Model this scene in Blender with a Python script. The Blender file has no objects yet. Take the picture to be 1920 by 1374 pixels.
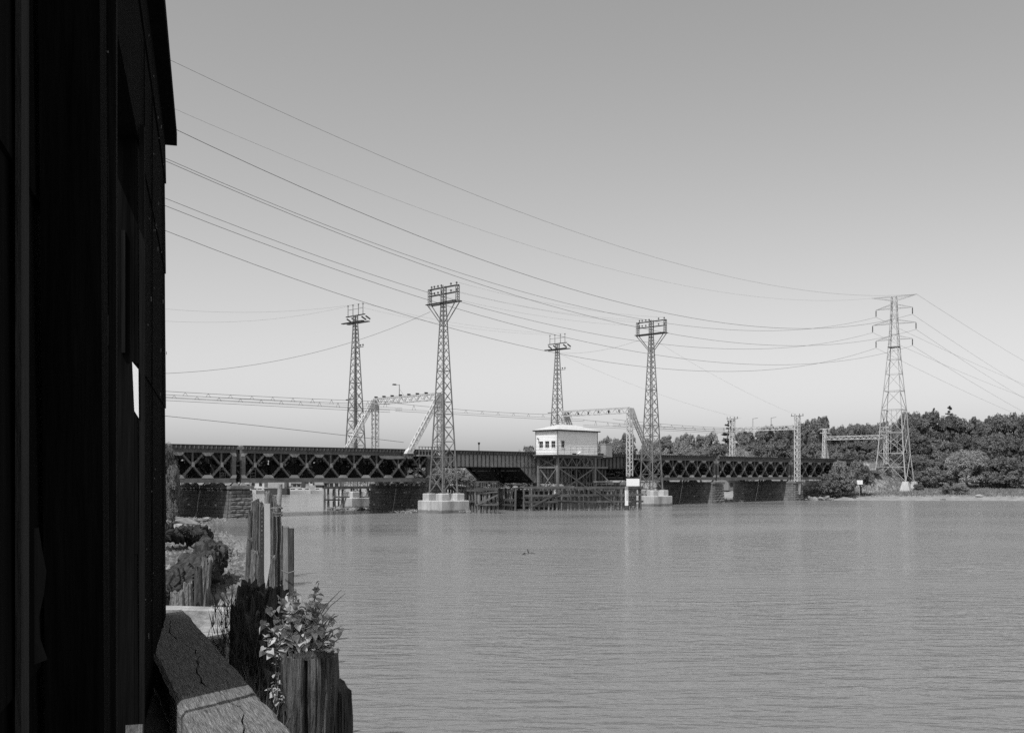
import bpy, math, random
import numpy as np
from mathutils import Vector, Matrix

random.seed(7)
SC = bpy.context.scene
COL = SC.collection
R = math.radians

# ------------------------------------------------------------------ camera
FPX = 2000.0            # focal length in photograph pixels (1920 wide)
HOR = 891.0             # horizon row in the photograph
EYE = 4.0               # metres above the low-tide water
cd = bpy.data.cameras.new('camera')
cam = bpy.data.objects.new('camera', cd)
COL.objects.link(cam)
cam.location = (0, 0, EYE)
cam.rotation_euler = (R(90), 0, 0)
cd.sensor_fit = 'HORIZONTAL'
cd.sensor_width = 36.0
cd.lens = 36.0 * FPX / 1920.0
cd.shift_y = (HOR - 687.0) / 1920.0
cd.clip_start = 0.1
cd.clip_end = 9000
SC.camera = cam

# ------------------------------------------------------------------ sky, sun, exposure
SUN_EL = 60.0
SUN_H = Vector((-0.485, -0.875, 0)).normalized()      # horizontal direction towards the sun
world = bpy.data.worlds.new('World')
SC.world = world
world.use_nodes = True
nt = world.node_tree
nt.nodes.clear()
sky = nt.nodes.new('ShaderNodeTexSky')
sky.sky_type = 'NISHITA'
sky.sun_disc = False
sky.sun_elevation = R(SUN_EL)
sky.sun_rotation = math.atan2(SUN_H.x, SUN_H.y) % (2 * math.pi)
sky.altitude = 0
sky.air_density = 1.0
sky.dust_density = 2.0
sky.ozone_density = 1.0
bw = nt.nodes.new('ShaderNodeRGBToBW')
bg = nt.nodes.new('ShaderNodeBackground')
bg.inputs['Strength'].default_value = 0.14
wo = nt.nodes.new('ShaderNodeOutputWorld')
nt.links.new(sky.outputs[0], bw.inputs[0])
nt.links.new(bw.outputs[0], bg.inputs[0])
nt.links.new(bg.outputs[0], wo.inputs[0])

sl = bpy.data.lights.new('sun', 'SUN')
sl.energy = 3.2
sl.angle = R(0.53)
sl.color = (1, 1, 1)
sun = bpy.data.objects.new('sun', sl)
COL.objects.link(sun)
to_sun = SUN_H * math.cos(R(SUN_EL)) + Vector((0, 0, math.sin(R(SUN_EL))))
sun.rotation_euler = to_sun.to_track_quat('Z', 'Y').to_euler()
sun.location = (0, -20, 60)

SC.view_settings.view_transform = 'Standard'
SC.view_settings.look = 'None'
SC.view_settings.gamma = 1.0
SC.view_settings.use_curve_mapping = False
SC.view_settings.exposure = 0.33
SC.render.engine = 'CYCLES'
SC.cycles.max_bounces = 6
SC.cycles.diffuse_bounces = 3
SC.cycles.glossy_bounces = 3
SC.cycles.transparent_max_bounces = 4
SC.cycles.use_denoising = False

# ------------------------------------------------------------------ helpers
def g(v):
    return (v, v, v, 1)

MATS = {}
def mat(name, base, var=0.0, scale=3.0, rough=0.85, spec=0.3, bump=0.0, bscale=None, stretch=(1, 1, 1),
        detail=6, metal=0.0, objvar=0.0, coord='Object'):
    """grey procedural material: noise from base*(1-var) to base*(1+var)"""
    m = bpy.data.materials.new(name)
    m.use_nodes = True
    t = m.node_tree
    b = t.nodes['Principled BSDF']
    b.inputs['Roughness'].default_value = rough
    b.inputs['Specular IOR Level'].default_value = spec
    b.inputs['Metallic'].default_value = metal
    tc = t.nodes.new('ShaderNodeTexCoord')
    mp = t.nodes.new('ShaderNodeMapping')
    mp.inputs['Scale'].default_value = stretch
    t.links.new(tc.outputs[coord], mp.inputs[0])
    n = t.nodes.new('ShaderNodeTexNoise')
    n.inputs['Scale'].default_value = scale
    n.inputs['Detail'].default_value = detail
    n.inputs['Roughness'].default_value = 0.65
    t.links.new(mp.outputs[0], n.inputs['Vector'])
    mr = t.nodes.new('ShaderNodeMapRange')
    mr.inputs['From Min'].default_value = 0.3
    mr.inputs['From Max'].default_value = 0.7
    mr.inputs['To Min'].default_value = base * (1 - var)
    mr.inputs['To Max'].default_value = base * (1 + var)
    t.links.new(n.outputs[0], mr.inputs[0])
    out = mr.outputs[0]
    if objvar:
        oi = t.nodes.new('ShaderNodeObjectInfo')
        m2 = t.nodes.new('ShaderNodeMapRange')
        m2.inputs['To Min'].default_value = 1 - objvar
        m2.inputs['To Max'].default_value = 1 + objvar
        t.links.new(oi.outputs['Random'], m2.inputs[0])
        mu = t.nodes.new('ShaderNodeMath')
        mu.operation = 'MULTIPLY'
        t.links.new(out, mu.inputs[0])
        t.links.new(m2.outputs[0], mu.inputs[1])
        out = mu.outputs[0]
    t.links.new(out, b.inputs['Base Color'])
    if bump:
        n2 = t.nodes.new('ShaderNodeTexNoise')
        n2.inputs['Scale'].default_value = bscale or scale * 4
        n2.inputs['Detail'].default_value = 8
        t.links.new(mp.outputs[0], n2.inputs['Vector'])
        bp = t.nodes.new('ShaderNodeBump')
        bp.inputs['Strength'].default_value = bump
        bp.inputs['Distance'].default_value = 0.05
        t.links.new(n2.outputs[0], bp.inputs['Height'])
        t.links.new(bp.outputs[0], b.inputs['Normal'])
    MATS[name] = m
    return m

mat('steel_dark', 0.115, 0.35, 1.2, 0.6, 0.4)
mat('steel_black', 0.03, 0.4, 1.5, 0.7, 0.3)
mat('steel_mid', 0.31, 0.3, 0.9, 0.55, 0.4)
mat('tower_steel', 0.17, 0.3, 1.0, 0.5, 0.45)
mat('gantry_paint', 0.5, 0.2, 2.0, 0.5, 0.4)
mat('pylon_steel', 0.33, 0.2, 1.0, 0.5, 0.45)
mat('wire', 0.04, 0.1, 1.0, 0.6, 0.2)
mat('insulator', 0.05, 0.2, 3.0, 0.25, 0.5)
mat('concrete', 0.42, 0.42, 0.9, 0.9, 0.2, 0.35, 6, (1, 1, 0.25))
mat('stone', 0.145, 0.5, 1.8, 0.9, 0.2, 0.6, 7, objvar=0.28)
mat('mortar', 0.09, 0.4, 2, 0.95, 0.1, 0.3)
mat('white_wall', 0.80, 0.06, 0.8, 0.6, 0.3, 0.1, 9)
mat('white_sign', 0.83, 0.05, 6, 0.5, 0.3)
mat('roof_pale', 0.48, 0.15, 3, 0.75, 0.2, 0.25, 20)
mat('trim_grey', 0.30, 0.15, 3, 0.6, 0.3)
mat('glass_dark', 0.02, 0.2, 1, 0.06, 0.6)
mat('pile_wood', 0.16, 0.55, 2.2, 0.9, 0.2, 0.5, 14, (3, 3, 0.35), objvar=0.35)
mat('rail_wood', 0.085, 0.4, 1.5, 0.9, 0.2, 0.4, 12, objvar=0.3)
mat('grey_wood', 0.15, 0.75, 3.0, 0.9, 0.2, 1.0, 9, (6, 6, 0.3), objvar=0.25)
mat('dark_wood', 0.065, 0.6, 3.5, 0.9, 0.2, 0.7, 12, (5, 5, 0.4), objvar=0.25)
mat('plank_wood', 0.17, 0.7, 9.0, 0.85, 0.2, 0.8, 22, (0.5, 7, 7))
mat('plank_dark', 0.035, 0.5, 2.2, 0.95, 0.1, 0.5, 14, (3, 3, 0.35), objvar=0.3)
mat('stump_wood', 0.10, 0.8, 5.0, 0.95, 0.1, 1.0, 14, (4, 4, 0.25))
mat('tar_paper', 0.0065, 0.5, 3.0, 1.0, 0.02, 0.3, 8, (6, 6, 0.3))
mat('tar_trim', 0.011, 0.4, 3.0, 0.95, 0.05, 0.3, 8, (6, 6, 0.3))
mat('rock', 0.2, 0.4, 1.3, 0.9, 0.2, 0.6, 6, objvar=0.35)
mat('moss', 0.04, 0.8, 4.0, 0.95, 0.1, 1.0, 9)
mat('soil', 0.035, 0.5, 3.0, 0.95, 0.1, 0.9, 9)
mat('bark', 0.07, 0.4, 3.0, 0.9, 0.1, 0.6, 12)
mat('rope', 0.16, 0.3, 20, 0.9, 0.1, 0.4, 40)
mat('boat_white', 0.42, 0.05, 2, 0.4, 0.4)
mat('house_pale', 0.26, 0.2, 0.2, 0.8, 0.2, objvar=0.6)
mat('beam_pale', 0.26, 0.4, 3, 0.9, 0.2, 0.5, 10)
mat('rail_grey', 0.16, 0.1, 3, 0.7, 0.2)
mat('house_roof', 0.2, 0.2, 0.5, 0.9, 0.2, objvar=0.5)
mat('tie_wood', 0.10, 0.4, 2, 0.9, 0.2)

def leaf_mat(name, base, var=0.35, scale=0.5, trans=0.25, objvar=0.2):
    m = mat(name, base, var, scale, 0.6, 0.3, objvar=objvar)
    t = m.node_tree
    b = t.nodes['Principled BSDF']
    tr = t.nodes.new('ShaderNodeBsdfTranslucent')
    mx = t.nodes.new('ShaderNodeMixShader')
    mx.inputs[0].default_value = trans
    lk = b.inputs['Base Color'].links[0].from_socket
    t.links.new(lk, tr.inputs['Color'])
    o = t.nodes['Material Output']
    t.links.new(b.outputs[0], mx.inputs[1])
    t.links.new(tr.outputs[0], mx.inputs[2])
    t.links.new(mx.outputs[0], o.inputs['Surface'])
    return m
leaf_mat('foliage', 0.17)
leaf_mat('foliage_dark', 0.14)
leaf_mat('foliage_pale', 0.25)
leaf_mat('foliage_pine', 0.055)
leaf_mat('leaf_near', 0.40, 0.3, 8.0, 0.3, 0.45)
leaf_mat('grass_leaf', 0.2, 0.35, 0.6, 0.2)
mat('grass_dark', 0.06, 0.5, 2.0, 0.9, 0.1)
leaf_mat('twig', 0.18, 0.3, 4, 0.0)

class MB:
    def __init__(self):
        self.v = []
        self.f = []
    def add(self, vs, fs):
        o = len(self.v)
        self.v += [tuple(x) for x in vs]
        self.f += [tuple(i + o for i in f) for f in fs]
        return self
    def box(self, x0, x1, y0, y1, z0, z1):
        vs = [(x0, y0, z0), (x1, y0, z0), (x1, y1, z0), (x0, y1, z0), (x0, y0, z1), (x1, y0, z1), (x1, y1, z1), (x0, y1, z1)]
        return self.add(vs, [(0, 3, 2, 1), (4, 5, 6, 7), (0, 1, 5, 4), (1, 2, 6, 5), (2, 3, 7, 6), (3, 0, 4, 7)])
    def bar(self, p, q, w, h=None, up=(0, 0, 1), w2=None, h2=None):
        p, q = Vector(p), Vector(q)
        h = w if h is None else h
        w2 = w if w2 is None else w2
        h2 = h if h2 is None else h2
        d = (q - p).normalized()
        u = Vector(up)
        if abs(d.dot(u)) > 0.98:
            u = Vector((1, 0, 0)) if abs(d.x) < 0.9 else Vector((0, 1, 0))
        sx = d.cross(u).normalized()
        sy = sx.cross(d).normalized()
        vs = []
        for c, a, b in ((p, w, h), (q, w2, h2)):
            for i, j in ((-1, -1), (1, -1), (1, 1), (-1, 1)):
                vs.append(c + sx * (i * a / 2) + sy * (j * b / 2))
        return self.add(vs, [(3, 2, 1, 0), (4, 5, 6, 7), (0, 1, 5, 4), (1, 2, 6, 5), (2, 3, 7, 6), (3, 0, 4, 7)])
    def tube(self, p, q, r, r2=None, n=8, caps=True):
        p, q = Vector(p), Vector(q)
        r2 = r if r2 is None else r2
        d = (q - p).normalized()
        u = Vector((0, 0, 1)) if abs(d.z) < 0.95 else Vector((1, 0, 0))
        a = d.cross(u).normalized()
        b = a.cross(d).normalized()
        vs = []
        for c, rr in ((p, r), (q, r2)):
            for i in range(n):
                t = 2 * math.pi * i / n
                vs.append(c + a * (rr * math.cos(t)) + b * (rr * math.sin(t)))
        fs = [(i, (i + 1) % n, n + (i + 1) % n, n + i) for i in range(n)]
        fs = [tuple(reversed(f)) for f in fs]
        if caps:
            fs += [tuple(range(n)), tuple(reversed(range(n, 2 * n)))]
        return self.add(vs, fs)
    def path(self, pts, r, n=6):
        """one continuous tube along a polyline; r a number or one per point"""
        pts = [Vector(p) for p in pts]
        rr = r if isinstance(r, (list, tuple)) else [r] * len(pts)
        vs = []
        for i, p in enumerate(pts):
            d = (pts[min(i + 1, len(pts) - 1)] - pts[max(i - 1, 0)]).normalized()
            u = Vector((0, 0, 1)) if abs(d.z) < 0.95 else Vector((1, 0, 0))
            a = d.cross(u).normalized()
            b = a.cross(d).normalized()
            for k in range(n):
                t = 2 * math.pi * k / n
                vs.append(p + a * (rr[i] * math.cos(t)) + b * (rr[i] * math.sin(t)))
        fs = []
        for i in range(len(pts) - 1):
            for k in range(n):
                fs.append((i * n + (k + 1) % n, i * n + k, (i + 1) * n + k, (i + 1) * n + (k + 1) % n))
        fs += [tuple(range(n)), tuple(reversed(range((len(pts) - 1) * n, len(pts) * n)))]
        return self.add(vs, fs)
    def prism(self, poly, axis, a0, a1):
        """extrude a 2-D polygon (list of pairs) along axis 'x','y' or 'z'"""
        n = len(poly)
        vs = []
        for a in (a0, a1):
            for (u, w) in poly:
                vs.append((a, u, w) if axis == 'x' else ((u, a, w) if axis == 'y' else (u, w, a)))
        fs = [tuple(range(n)), tuple(reversed(range(n, 2 * n)))]
        for i in range(n):
            j = (i + 1) % n
            fs.append((i, n + i, n + j, j))
        return self.add(vs, fs)
    def mesh(self, name, m, smooth=False):
        me = bpy.data.meshes.new(name)
        me.from_pydata(self.v, [], self.f)
        me.materials.append(MATS[m] if isinstance(m, str) else m)
        if smooth:
            me.polygons.foreach_set('use_smooth', [True] * len(me.polygons))
        me.update()
        return me
    def build(self, name, m, parent=None, smooth=False, loc=None, rz=0, **tags):
        o = bpy.data.objects.new(name, self.mesh(name, m, smooth))
        COL.objects.link(o)
        if parent is not None:
            o.parent = parent
        if loc is not None:
            o.location = loc
        if rz:
            o.rotation_euler = (0, 0, rz)
        for k, v in tags.items():
            o[k] = v
        return o

def tag(o, label, cat, group=None):
    o['label'] = label
    o['category'] = cat
    if group:
        o['group'] = group
    return o

def thing(name, label, cat, loc=(0, 0, 0), rz=0, group=None):
    o = bpy.data.objects.new(name, None)
    o.empty_display_size = 0.2
    COL.objects.link(o)
    o.location = loc
    o.rotation_euler = (0, 0, rz)
    return tag(o, label, cat, group)

def inst(name, me, parent=None, loc=(0, 0, 0), rot=(0, 0, 0), scale=(1, 1, 1)):
    o = bpy.data.objects.new(name, me)
    COL.objects.link(o)
    o.parent = parent
    o.location = loc
    o.rotation_euler = rot
    o.scale = scale
    return o

def copy_tree(o, parent=None):
    c = o.copy()
    COL.objects.link(c)
    c.parent = parent
    for ch in o.children:
        copy_tree(ch, c)
    return c

def raw_mesh(name, verts, quads, m, smooth=False):
    """fast mesh from numpy quads"""
    verts = np.asarray(verts, dtype=np.float32)
    quads = np.asarray(quads, dtype=np.int32)
    me = bpy.data.meshes.new(name)
    k = quads.shape[1]
    me.vertices.add(len(verts))
    me.vertices.foreach_set('co', verts.ravel())
    me.loops.add(quads.size)
    me.loops.foreach_set('vertex_index', quads.ravel())
    me.polygons.add(len(quads))
    me.polygons.foreach_set('loop_start', np.arange(0, quads.size, k, dtype=np.int32))
    me.polygons.foreach_set('loop_total', np.full(len(quads), k, dtype=np.int32))
    if smooth:
        me.polygons.foreach_set('use_smooth', np.ones(len(quads), dtype=bool))
    me.materials.append(MATS[m] if isinstance(m, str) else m)
    me.update(calc_edges=True)
    me.validate()
    return me

def obj(name, me, parent=None, **tags):
    o = bpy.data.objects.new(name, me)
    COL.objects.link(o)
    o.parent = parent
    for k, v in tags.items():
        o[k] = v
    return o

def at(px, y, Y):
    """world point seen at photograph pixel (px, y) at depth Y"""
    return Vector(((px - 960) / FPX * Y, Y, EYE - (y - HOR) / FPX * Y))

# bridge frame: origin on the near truss plane, local x along the tracks, local y away from the camera
B0 = Vector((-25.5, 100.0, 0))
BR = R(45)
BM = Matrix.Translation(B0) @ Matrix.Rotation(BR, 4, 'Z')
def bw_(s, y, z=0.0):
    return BM @ Vector((s, y, z))
def bthing(name, label, cat, s, y, z, group=None):
    return thing(name, label, cat, bw_(s, y, z), BR, group)

# ------------------------------------------------------------------ water
def water_material():
    m = bpy.data.materials.new('river_water')
    m.use_nodes = True
    t = m.node_tree
    b = t.nodes['Principled BSDF']
    b.inputs['Base Color'].default_value = g(0.165)
    b.inputs['IOR'].default_value = 1.33
    b.inputs['Specular IOR Level'].default_value = 0.5
    tc = t.nodes.new('ShaderNodeTexCoord')
    def noise(scale, stretch, rot, detail=4, rough=0.55, dist=0.0):
        mp = t.nodes.new('ShaderNodeMapping')
        mp.inputs['Rotation'].default_value = (0, 0, rot)
        mp.inputs['Scale'].default_value = stretch
        t.links.new(tc.outputs['Object'], mp.inputs[0])
        n = t.nodes.new('ShaderNodeTexNoise')
        n.inputs['Scale'].default_value = scale
        n.inputs['Detail'].default_value = detail
        n.inputs['Roughness'].default_value = rough
        n.inputs['Distortion'].default_value = dist
        t.links.new(mp.outputs[0], n.inputs['Vector'])
        return n.outputs[0]
    n1 = noise(1.0, (0.55, 1.9, 1), R(-9), 3, 0.5, 0.3)
    n2 = noise(2.9, (0.6, 1.5, 1), R(12), 3, 0.55, 0.2)
    n3 = noise(0.055, (0.35, 1.3, 1), R(-4), 4, 0.6, 0.6)
    sc = t.nodes.new('ShaderNodeMath'); sc.operation = 'MULTIPLY_ADD'
    sc.inputs[1].default_value = 0.42
    t.links.new(n2, sc.inputs[0]); t.links.new(n1, sc.inputs[2])
    # wind patches: ripples swell and fade over tens of metres
    mr = t.nodes.new('ShaderNodeMapRange')
    mr.inputs['From Min'].default_value = 0.36
    mr.inputs['From Max'].default_value = 0.62
    mr.inputs['To Min'].default_value = 0.22
    mr.inputs['To Max'].default_value = 1.0
    t.links.new(n3, mr.inputs[0])
    bp = t.nodes.new('ShaderNodeBump')
    bp.inputs['Distance'].default_value = 0.3
    t.links.new(mr.outputs[0], bp.inputs['Strength'])
    t.links.new(sc.outputs[0], bp.inputs['Height'])
    t.links.new(bp.outputs[0], b.inputs['Normal'])
    rr = t.nodes.new('ShaderNodeMapRange')
    rr.inputs['From Min'].default_value = 0.36
    rr.inputs['From Max'].default_value = 0.62
    rr.inputs['To Min'].default_value = 0.07
    rr.inputs['To Max'].default_value = 0.22
    t.links.new(n3, rr.inputs[0])
    t.links.new(rr.outputs[0], b.inputs['Roughness'])
    MATS['river_water'] = m
    return m
water_material()
w = MB().add([(-4000, -60, 0), (4000, -60, 0), (4000, 8000, 0), (-4000, 8000, 0)], [(0, 1, 2, 3)]).build('water', 'river_water')
w['kind'] = 'structure'

# ------------------------------------------------------------------ terrain
_rng = np.random.default_rng(3)
_lat = _rng.random((256, 256))
def vnoise(x, y):
    xi = np.floor(x).astype(int); yi = np.floor(y).astype(int)
    fx = x - xi; fy = y - yi
    fx = fx * fx * (3 - 2 * fx); fy = fy * fy * (3 - 2 * fy)
    a = _lat[xi % 256, yi % 256]; b = _lat[(xi + 1) % 256, yi % 256]
    c = _lat[xi % 256, (yi + 1) % 256]; d = _lat[(xi + 1) % 256, (yi + 1) % 256]
    return (a * (1 - fx) + b * fx) * (1 - fy) + (c * (1 - fx) + d * fx) * fy
def fbm(x, y, o=4):
    s = 0; a = 0.5
    for i in range(o):
        s = s + a * (vnoise(x, y) - 0.5); x = x * 2.03 + 17; y = y * 2.03 + 5; a *= 0.5
    return s

def ground_material(name, low, high, grassy, z0, z1, rough=0.9, bscale=3.0, bump=0.6, nscale=0.7):
    """shore stuff (two tones of noise) turning to turf above z0..z1"""
    m = mat(name, (low + high) / 2, (high - low) / (high + low), nscale, rough, 0.3, bump, bscale, detail=10)
    t = m.node_tree
    b = t.nodes['Principled BSDF']
    src = b.inputs['Base Color'].links[0].from_socket
    geo = t.nodes.new('ShaderNodeNewGeometry')
    sp = t.nodes.new('ShaderNodeSeparateXYZ')
    t.links.new(geo.outputs['Position'], sp.inputs[0])
    n = t.nodes.new('ShaderNodeTexNoise')
    n.inputs['Scale'].default_value = 0.35
    n.inputs['Detail'].default_value = 6
    t.links.new(geo.outputs['Position'], n.inputs['Vector'])
    ad = t.nodes.new('ShaderNodeMath'); ad.operation = 'MULTIPLY_ADD'
    ad.inputs[1].default_value = 1.6
    t.links.new(n.outputs[0], ad.inputs[0]); t.links.new(sp.outputs[2], ad.inputs[2])
    mr = t.nodes.new('ShaderNodeMapRange')
    mr.inputs['From Min'].default_value = z0 + 0.8
    mr.inputs['From Max'].default_value = z1 + 0.8
    t.links.new(ad.outputs[0], mr.inputs[0])
    n4 = t.nodes.new('ShaderNodeTexNoise')
    n4.inputs['Scale'].default_value = 1.1
    n4.inputs['Detail'].default_value = 8
    t.links.new(geo.outputs['Position'], n4.inputs['Vector'])
    gr = t.nodes.new('ShaderNodeMapRange')
    gr.inputs['From Min'].default_value = 0.35
    gr.inputs['From Max'].default_value = 0.65
    gr.inputs['To Min'].default_value = grassy * 0.6
    gr.inputs['To Max'].default_value = grassy * 1.4
    t.links.new(n4.outputs[0], gr.inputs[0])
    mx = t.nodes.new('ShaderNodeMix'); mx.data_type = 'FLOAT'
    t.links.new(mr.outputs[0], mx.inputs[0])
    t.links.new(src, mx.inputs[2]); t.links.new(gr.outputs[0], mx.inputs[3])
    t.links.new(mx.outputs[0], b.inputs['Base Color'])
    return m
ground_material('far_bank_ground', 0.14, 0.3, 0.19, 0.45, 0.8)
ground_material('left_bank_ground', 0.03, 0.11, 0.06, 1.1, 1.7, 0.75, 5.0, 1.0, 2.5)

def grid_terrain(name, xs, ys, zf, m):
    X, Y = np.meshgrid(xs, ys)
    Z = zf(X, Y)
    v = np.stack([X.ravel(), Y.ravel(), Z.ravel()], 1)
    nx, ny = len(xs), len(ys)
    i = (np.arange(ny - 1)[:, None] * nx + np.arange(nx - 1)[None, :]).ravel()
    q = np.stack([i, i + 1, i + 1 + nx, i + nx], 1)
    o = obj(name, raw_mesh(name, v, q, m, True))
    o['kind'] = 'structure'
    return o

FSX = np.array([-2500, -300, -50, -34, -20, -6, 8, 25, 38, 46, 54, 64, 75, 85, 120, 250, 600, 2500.])
FSY = np.array([230, 236, 242, 246, 258, 266, 258, 226, 194, 174.5, 171.8, 170.6, 168.8, 165, 150, 110, 60, -60.])
def far_z(X, Y):
    ys = np.interp(X, FSX, FSY)
    d = (Y - ys) * 0.9 + 5 * fbm(X * 0.09, Y * 0.09 + 3)
    z = np.where(d < 0, d * 0.12, np.minimum(d * 0.085, 1.15 + d * 0.016))
    right = np.clip((X - 25) / 40, 0, 1)
    z = z + right * np.clip(d - 16, 0, 90) * 0.055
    z = z + np.where(d > 0, 0.35, 0.05) * fbm(X * 0.35, Y * 0.35)
    # railway embankment behind the abutment
    s = (X - B0.x) * 0.7071 + (Y - B0.y) * 0.7071
    n = -(X - B0.x) * 0.7071 + (Y - B0.y) * 0.7071
    emb = np.clip((s - 117) / 8, 0, 1) * np.clip(1.9 - np.abs(n - 5.2) / 5.5, 0, 1)
    return np.maximum(z, emb * 6.2 - 0.3 * (emb <= 0))
def far_ground(x, y):
    return float(far_z(np.array([[x]], dtype=float), np.array([[y]], dtype=float))[0, 0])
xs = np.concatenate([np.linspace(-2500, -320, 12), np.linspace(-300, 30, 120), np.linspace(31.5, 130, 130), np.linspace(133, 420, 70), np.linspace(450, 2500, 12)])
ys = np.concatenate([np.linspace(-60, 140, 14), np.linspace(143, 165, 12), np.linspace(165.7, 215, 85), np.linspace(217, 300, 50), np.linspace(305, 520, 30), np.linspace(560, 2500, 14)])
grid_terrain('far_bank', xs, ys, far_z, 'far_bank_ground')

LSY = np.array([-40, 4, 12, 20, 30, 38, 54, 73, 85, 91, 95, 98, 102, 106, 130, 200.])
LSX = np.array([-.6, -.6, -2.3, -3.7, -6.2, -8.8, -13.4, -20.2, -25.2, -25.0, -25.4, -27.0, -30.5, -34, -60, -150.])
def left_z(X, Y):
    d = np.interp(Y, LSY, LSX) - X + 1.2 * fbm(X * 0.5, Y * 0.5)
    flat = np.interp(Y, [0, 30, 60, 80, 90, 200], [2.5, 5, 5, 3.2, 4.5, 3])
    z = np.where(d < 0, d * 0.12, np.where(d < flat, d * 0.05, flat * 0.05 + (d - flat) * 0.34))
    z = np.minimum(z, 2.1 + 0.04 * (d - flat - 6))
    return z + 0.28 * fbm(X * 0.8, Y * 0.8 + 9) * np.clip(d + 0.5, 0, 1) + 0.08 * fbm(X * 3, Y * 3)
def left_ground(x, y):
    return float(left_z(np.array([[x]], dtype=float), np.array([[y]], dtype=float))[0, 0])
xs = np.concatenate([np.linspace(-150, -62, 20), np.linspace(-60, -36, 40), np.linspace(-35.6, 0.6, 150)])
ys = np.concatenate([np.linspace(-40, 3, 8), np.linspace(5, 60, 130), np.linspace(60.7, 115, 90), np.linspace(117, 200, 25)])
grid_terrain('left_bank', xs, ys, left_z, 'left_bank_ground')

# pebbles and shells on the mud (uncountable)
def pebbles(name, label, n, sampler, m, rmin, rmax, seed):
    rg = np.random.default_rng(seed)
    base = np.array([[1, 0, 0], [-.5, .87, 0], [-.5, -.87, 0], [0.2, 0.1, .7]])
    fs = np.array([[0, 1, 3], [1, 2, 3], [2, 0, 3]])
    P_ = sampler(rg, n)
    r = rmin + (rmax - rmin) * rg.random(n) ** 2.5
    a = rg.random(n) * 6.28
    b = base[None] * r[:, None, None] * (0.6 + 0.8 * rg.random((n, 4, 1)))
    c, s = np.cos(a)[:, None], np.sin(a)[:, None]
    zc = b[:, :, 2] * (0.5 + rg.random((n, 1)))
    V = np.stack([b[:, :, 0] * c - b[:, :, 1] * s, b[:, :, 0] * s + b[:, :, 1] * c, zc], 2) + P_[:, None, :] - np.array([0, 0, 1]) * (r * .1)[:, None, None]
    F = (fs[None] + 4 * np.arange(n)[:, None, None]).reshape(-1, 3)
    o = obj(name, raw_mesh(name, V.reshape(-1, 3), F, m))
    o['kind'] = 'stuff'
    o['label'] = label
    o['category'] = 'gravel'
    return o
def collect(rg, n, gen):
    """gen(rg, k) -> (points, keep mask); repeat until n points are kept"""
    out = []
    have = 0
    while have < n:
        P_, keep = gen(rg, n * 2)
        out.append(P_[keep]); have += int(keep.sum())
    return np.concatenate(out)[:n]
mat('pebble', 0.13, 0.95, 2.2, 0.7, 0.4)
def samp_left(rg, n):
    def gen(rg, k):
        Y = 26 + 75 * rg.random(k) ** 1.6
        X = np.interp(Y, LSY, LSX) - (rg.random(k) ** 1.5) * 9 + 1.0
        z = left_z(X, Y)
        return np.stack([X, Y, z], 1), z > -0.12
    return collect(rg, n, gen)
pebbles('gravel', 'wet pebbles and shells strewn over the muddy low-tide beach', 9000, samp_left, 'pebble', 0.04, 0.26, 5)

# ------------------------------------------------------------------ stones
def rock_mesh(name, seed, m='rock', n=2):
    rg = random.Random(seed)
    import bmesh
    bm = bmesh.new()
    bmesh.ops.create_icosphere(bm, subdivisions=n, radius=1.0)
    ax = [Vector((rg.gauss(0, 1), rg.gauss(0, 1), rg.gauss(0, 1))).normalized() for _ in range(7)]
    cut = [0.55 + 0.4 * rg.random() for _ in ax]
    for v in bm.verts:
        d = v.co.normalized()
        k = 1.0
        for a, c in zip(ax, cut):
            t = d.dot(a)
            if t > c * 0.8:
                k = min(k, c * 0.8 / t)
        v.co = d * (k * (1 + 0.06 * rg.random()))
    me = bpy.data.meshes.new(name)
    bm.to_mesh(me); bm.free()
    me.materials.append(MATS[m])
    return me
ROCKS = [rock_mesh('rock', i, n=2) for i in range(5)]

def stone_mesh(seed):
    """rock-faced ashlar block, unit size; front face (-y) bulges"""
    rg = random.Random(seed)
    b = MB()
    N = 4
    vs = []
    for j in range(N + 1):
        for i in range(N + 1):
            e = i in (0, N) or j in (0, N)
            x = i / N - .5; z = j / N - .5
            vs.append((x * (0.97 if e else 1), -0.5 if e else -0.5 - 0.2 * (0.3 + 0.7 * rg.random()), z * (0.94 if e else 1)))
    fs = [(j * (N + 1) + i, j * (N + 1) + i + 1, (j + 1) * (N + 1) + i + 1, (j + 1) * (N + 1) + i) for j in range(N) for i in range(N)]
    k = len(vs)
    vs += [(-.485, .5, -.47), (.485, .5, -.47), (.485, .5, .47), (-.485, .5, .47)]
    c = [0, N, (N + 1) * N + N, (N + 1) * N]
    for i in range(4):
        j = (i + 1) % 4
        fs.append((c[j], c[i], k + i, k + j))
    b.add(vs, fs)
    return b.mesh('stone', 'stone')
STONES = [stone_mesh(i) for i in range(6)]

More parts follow.
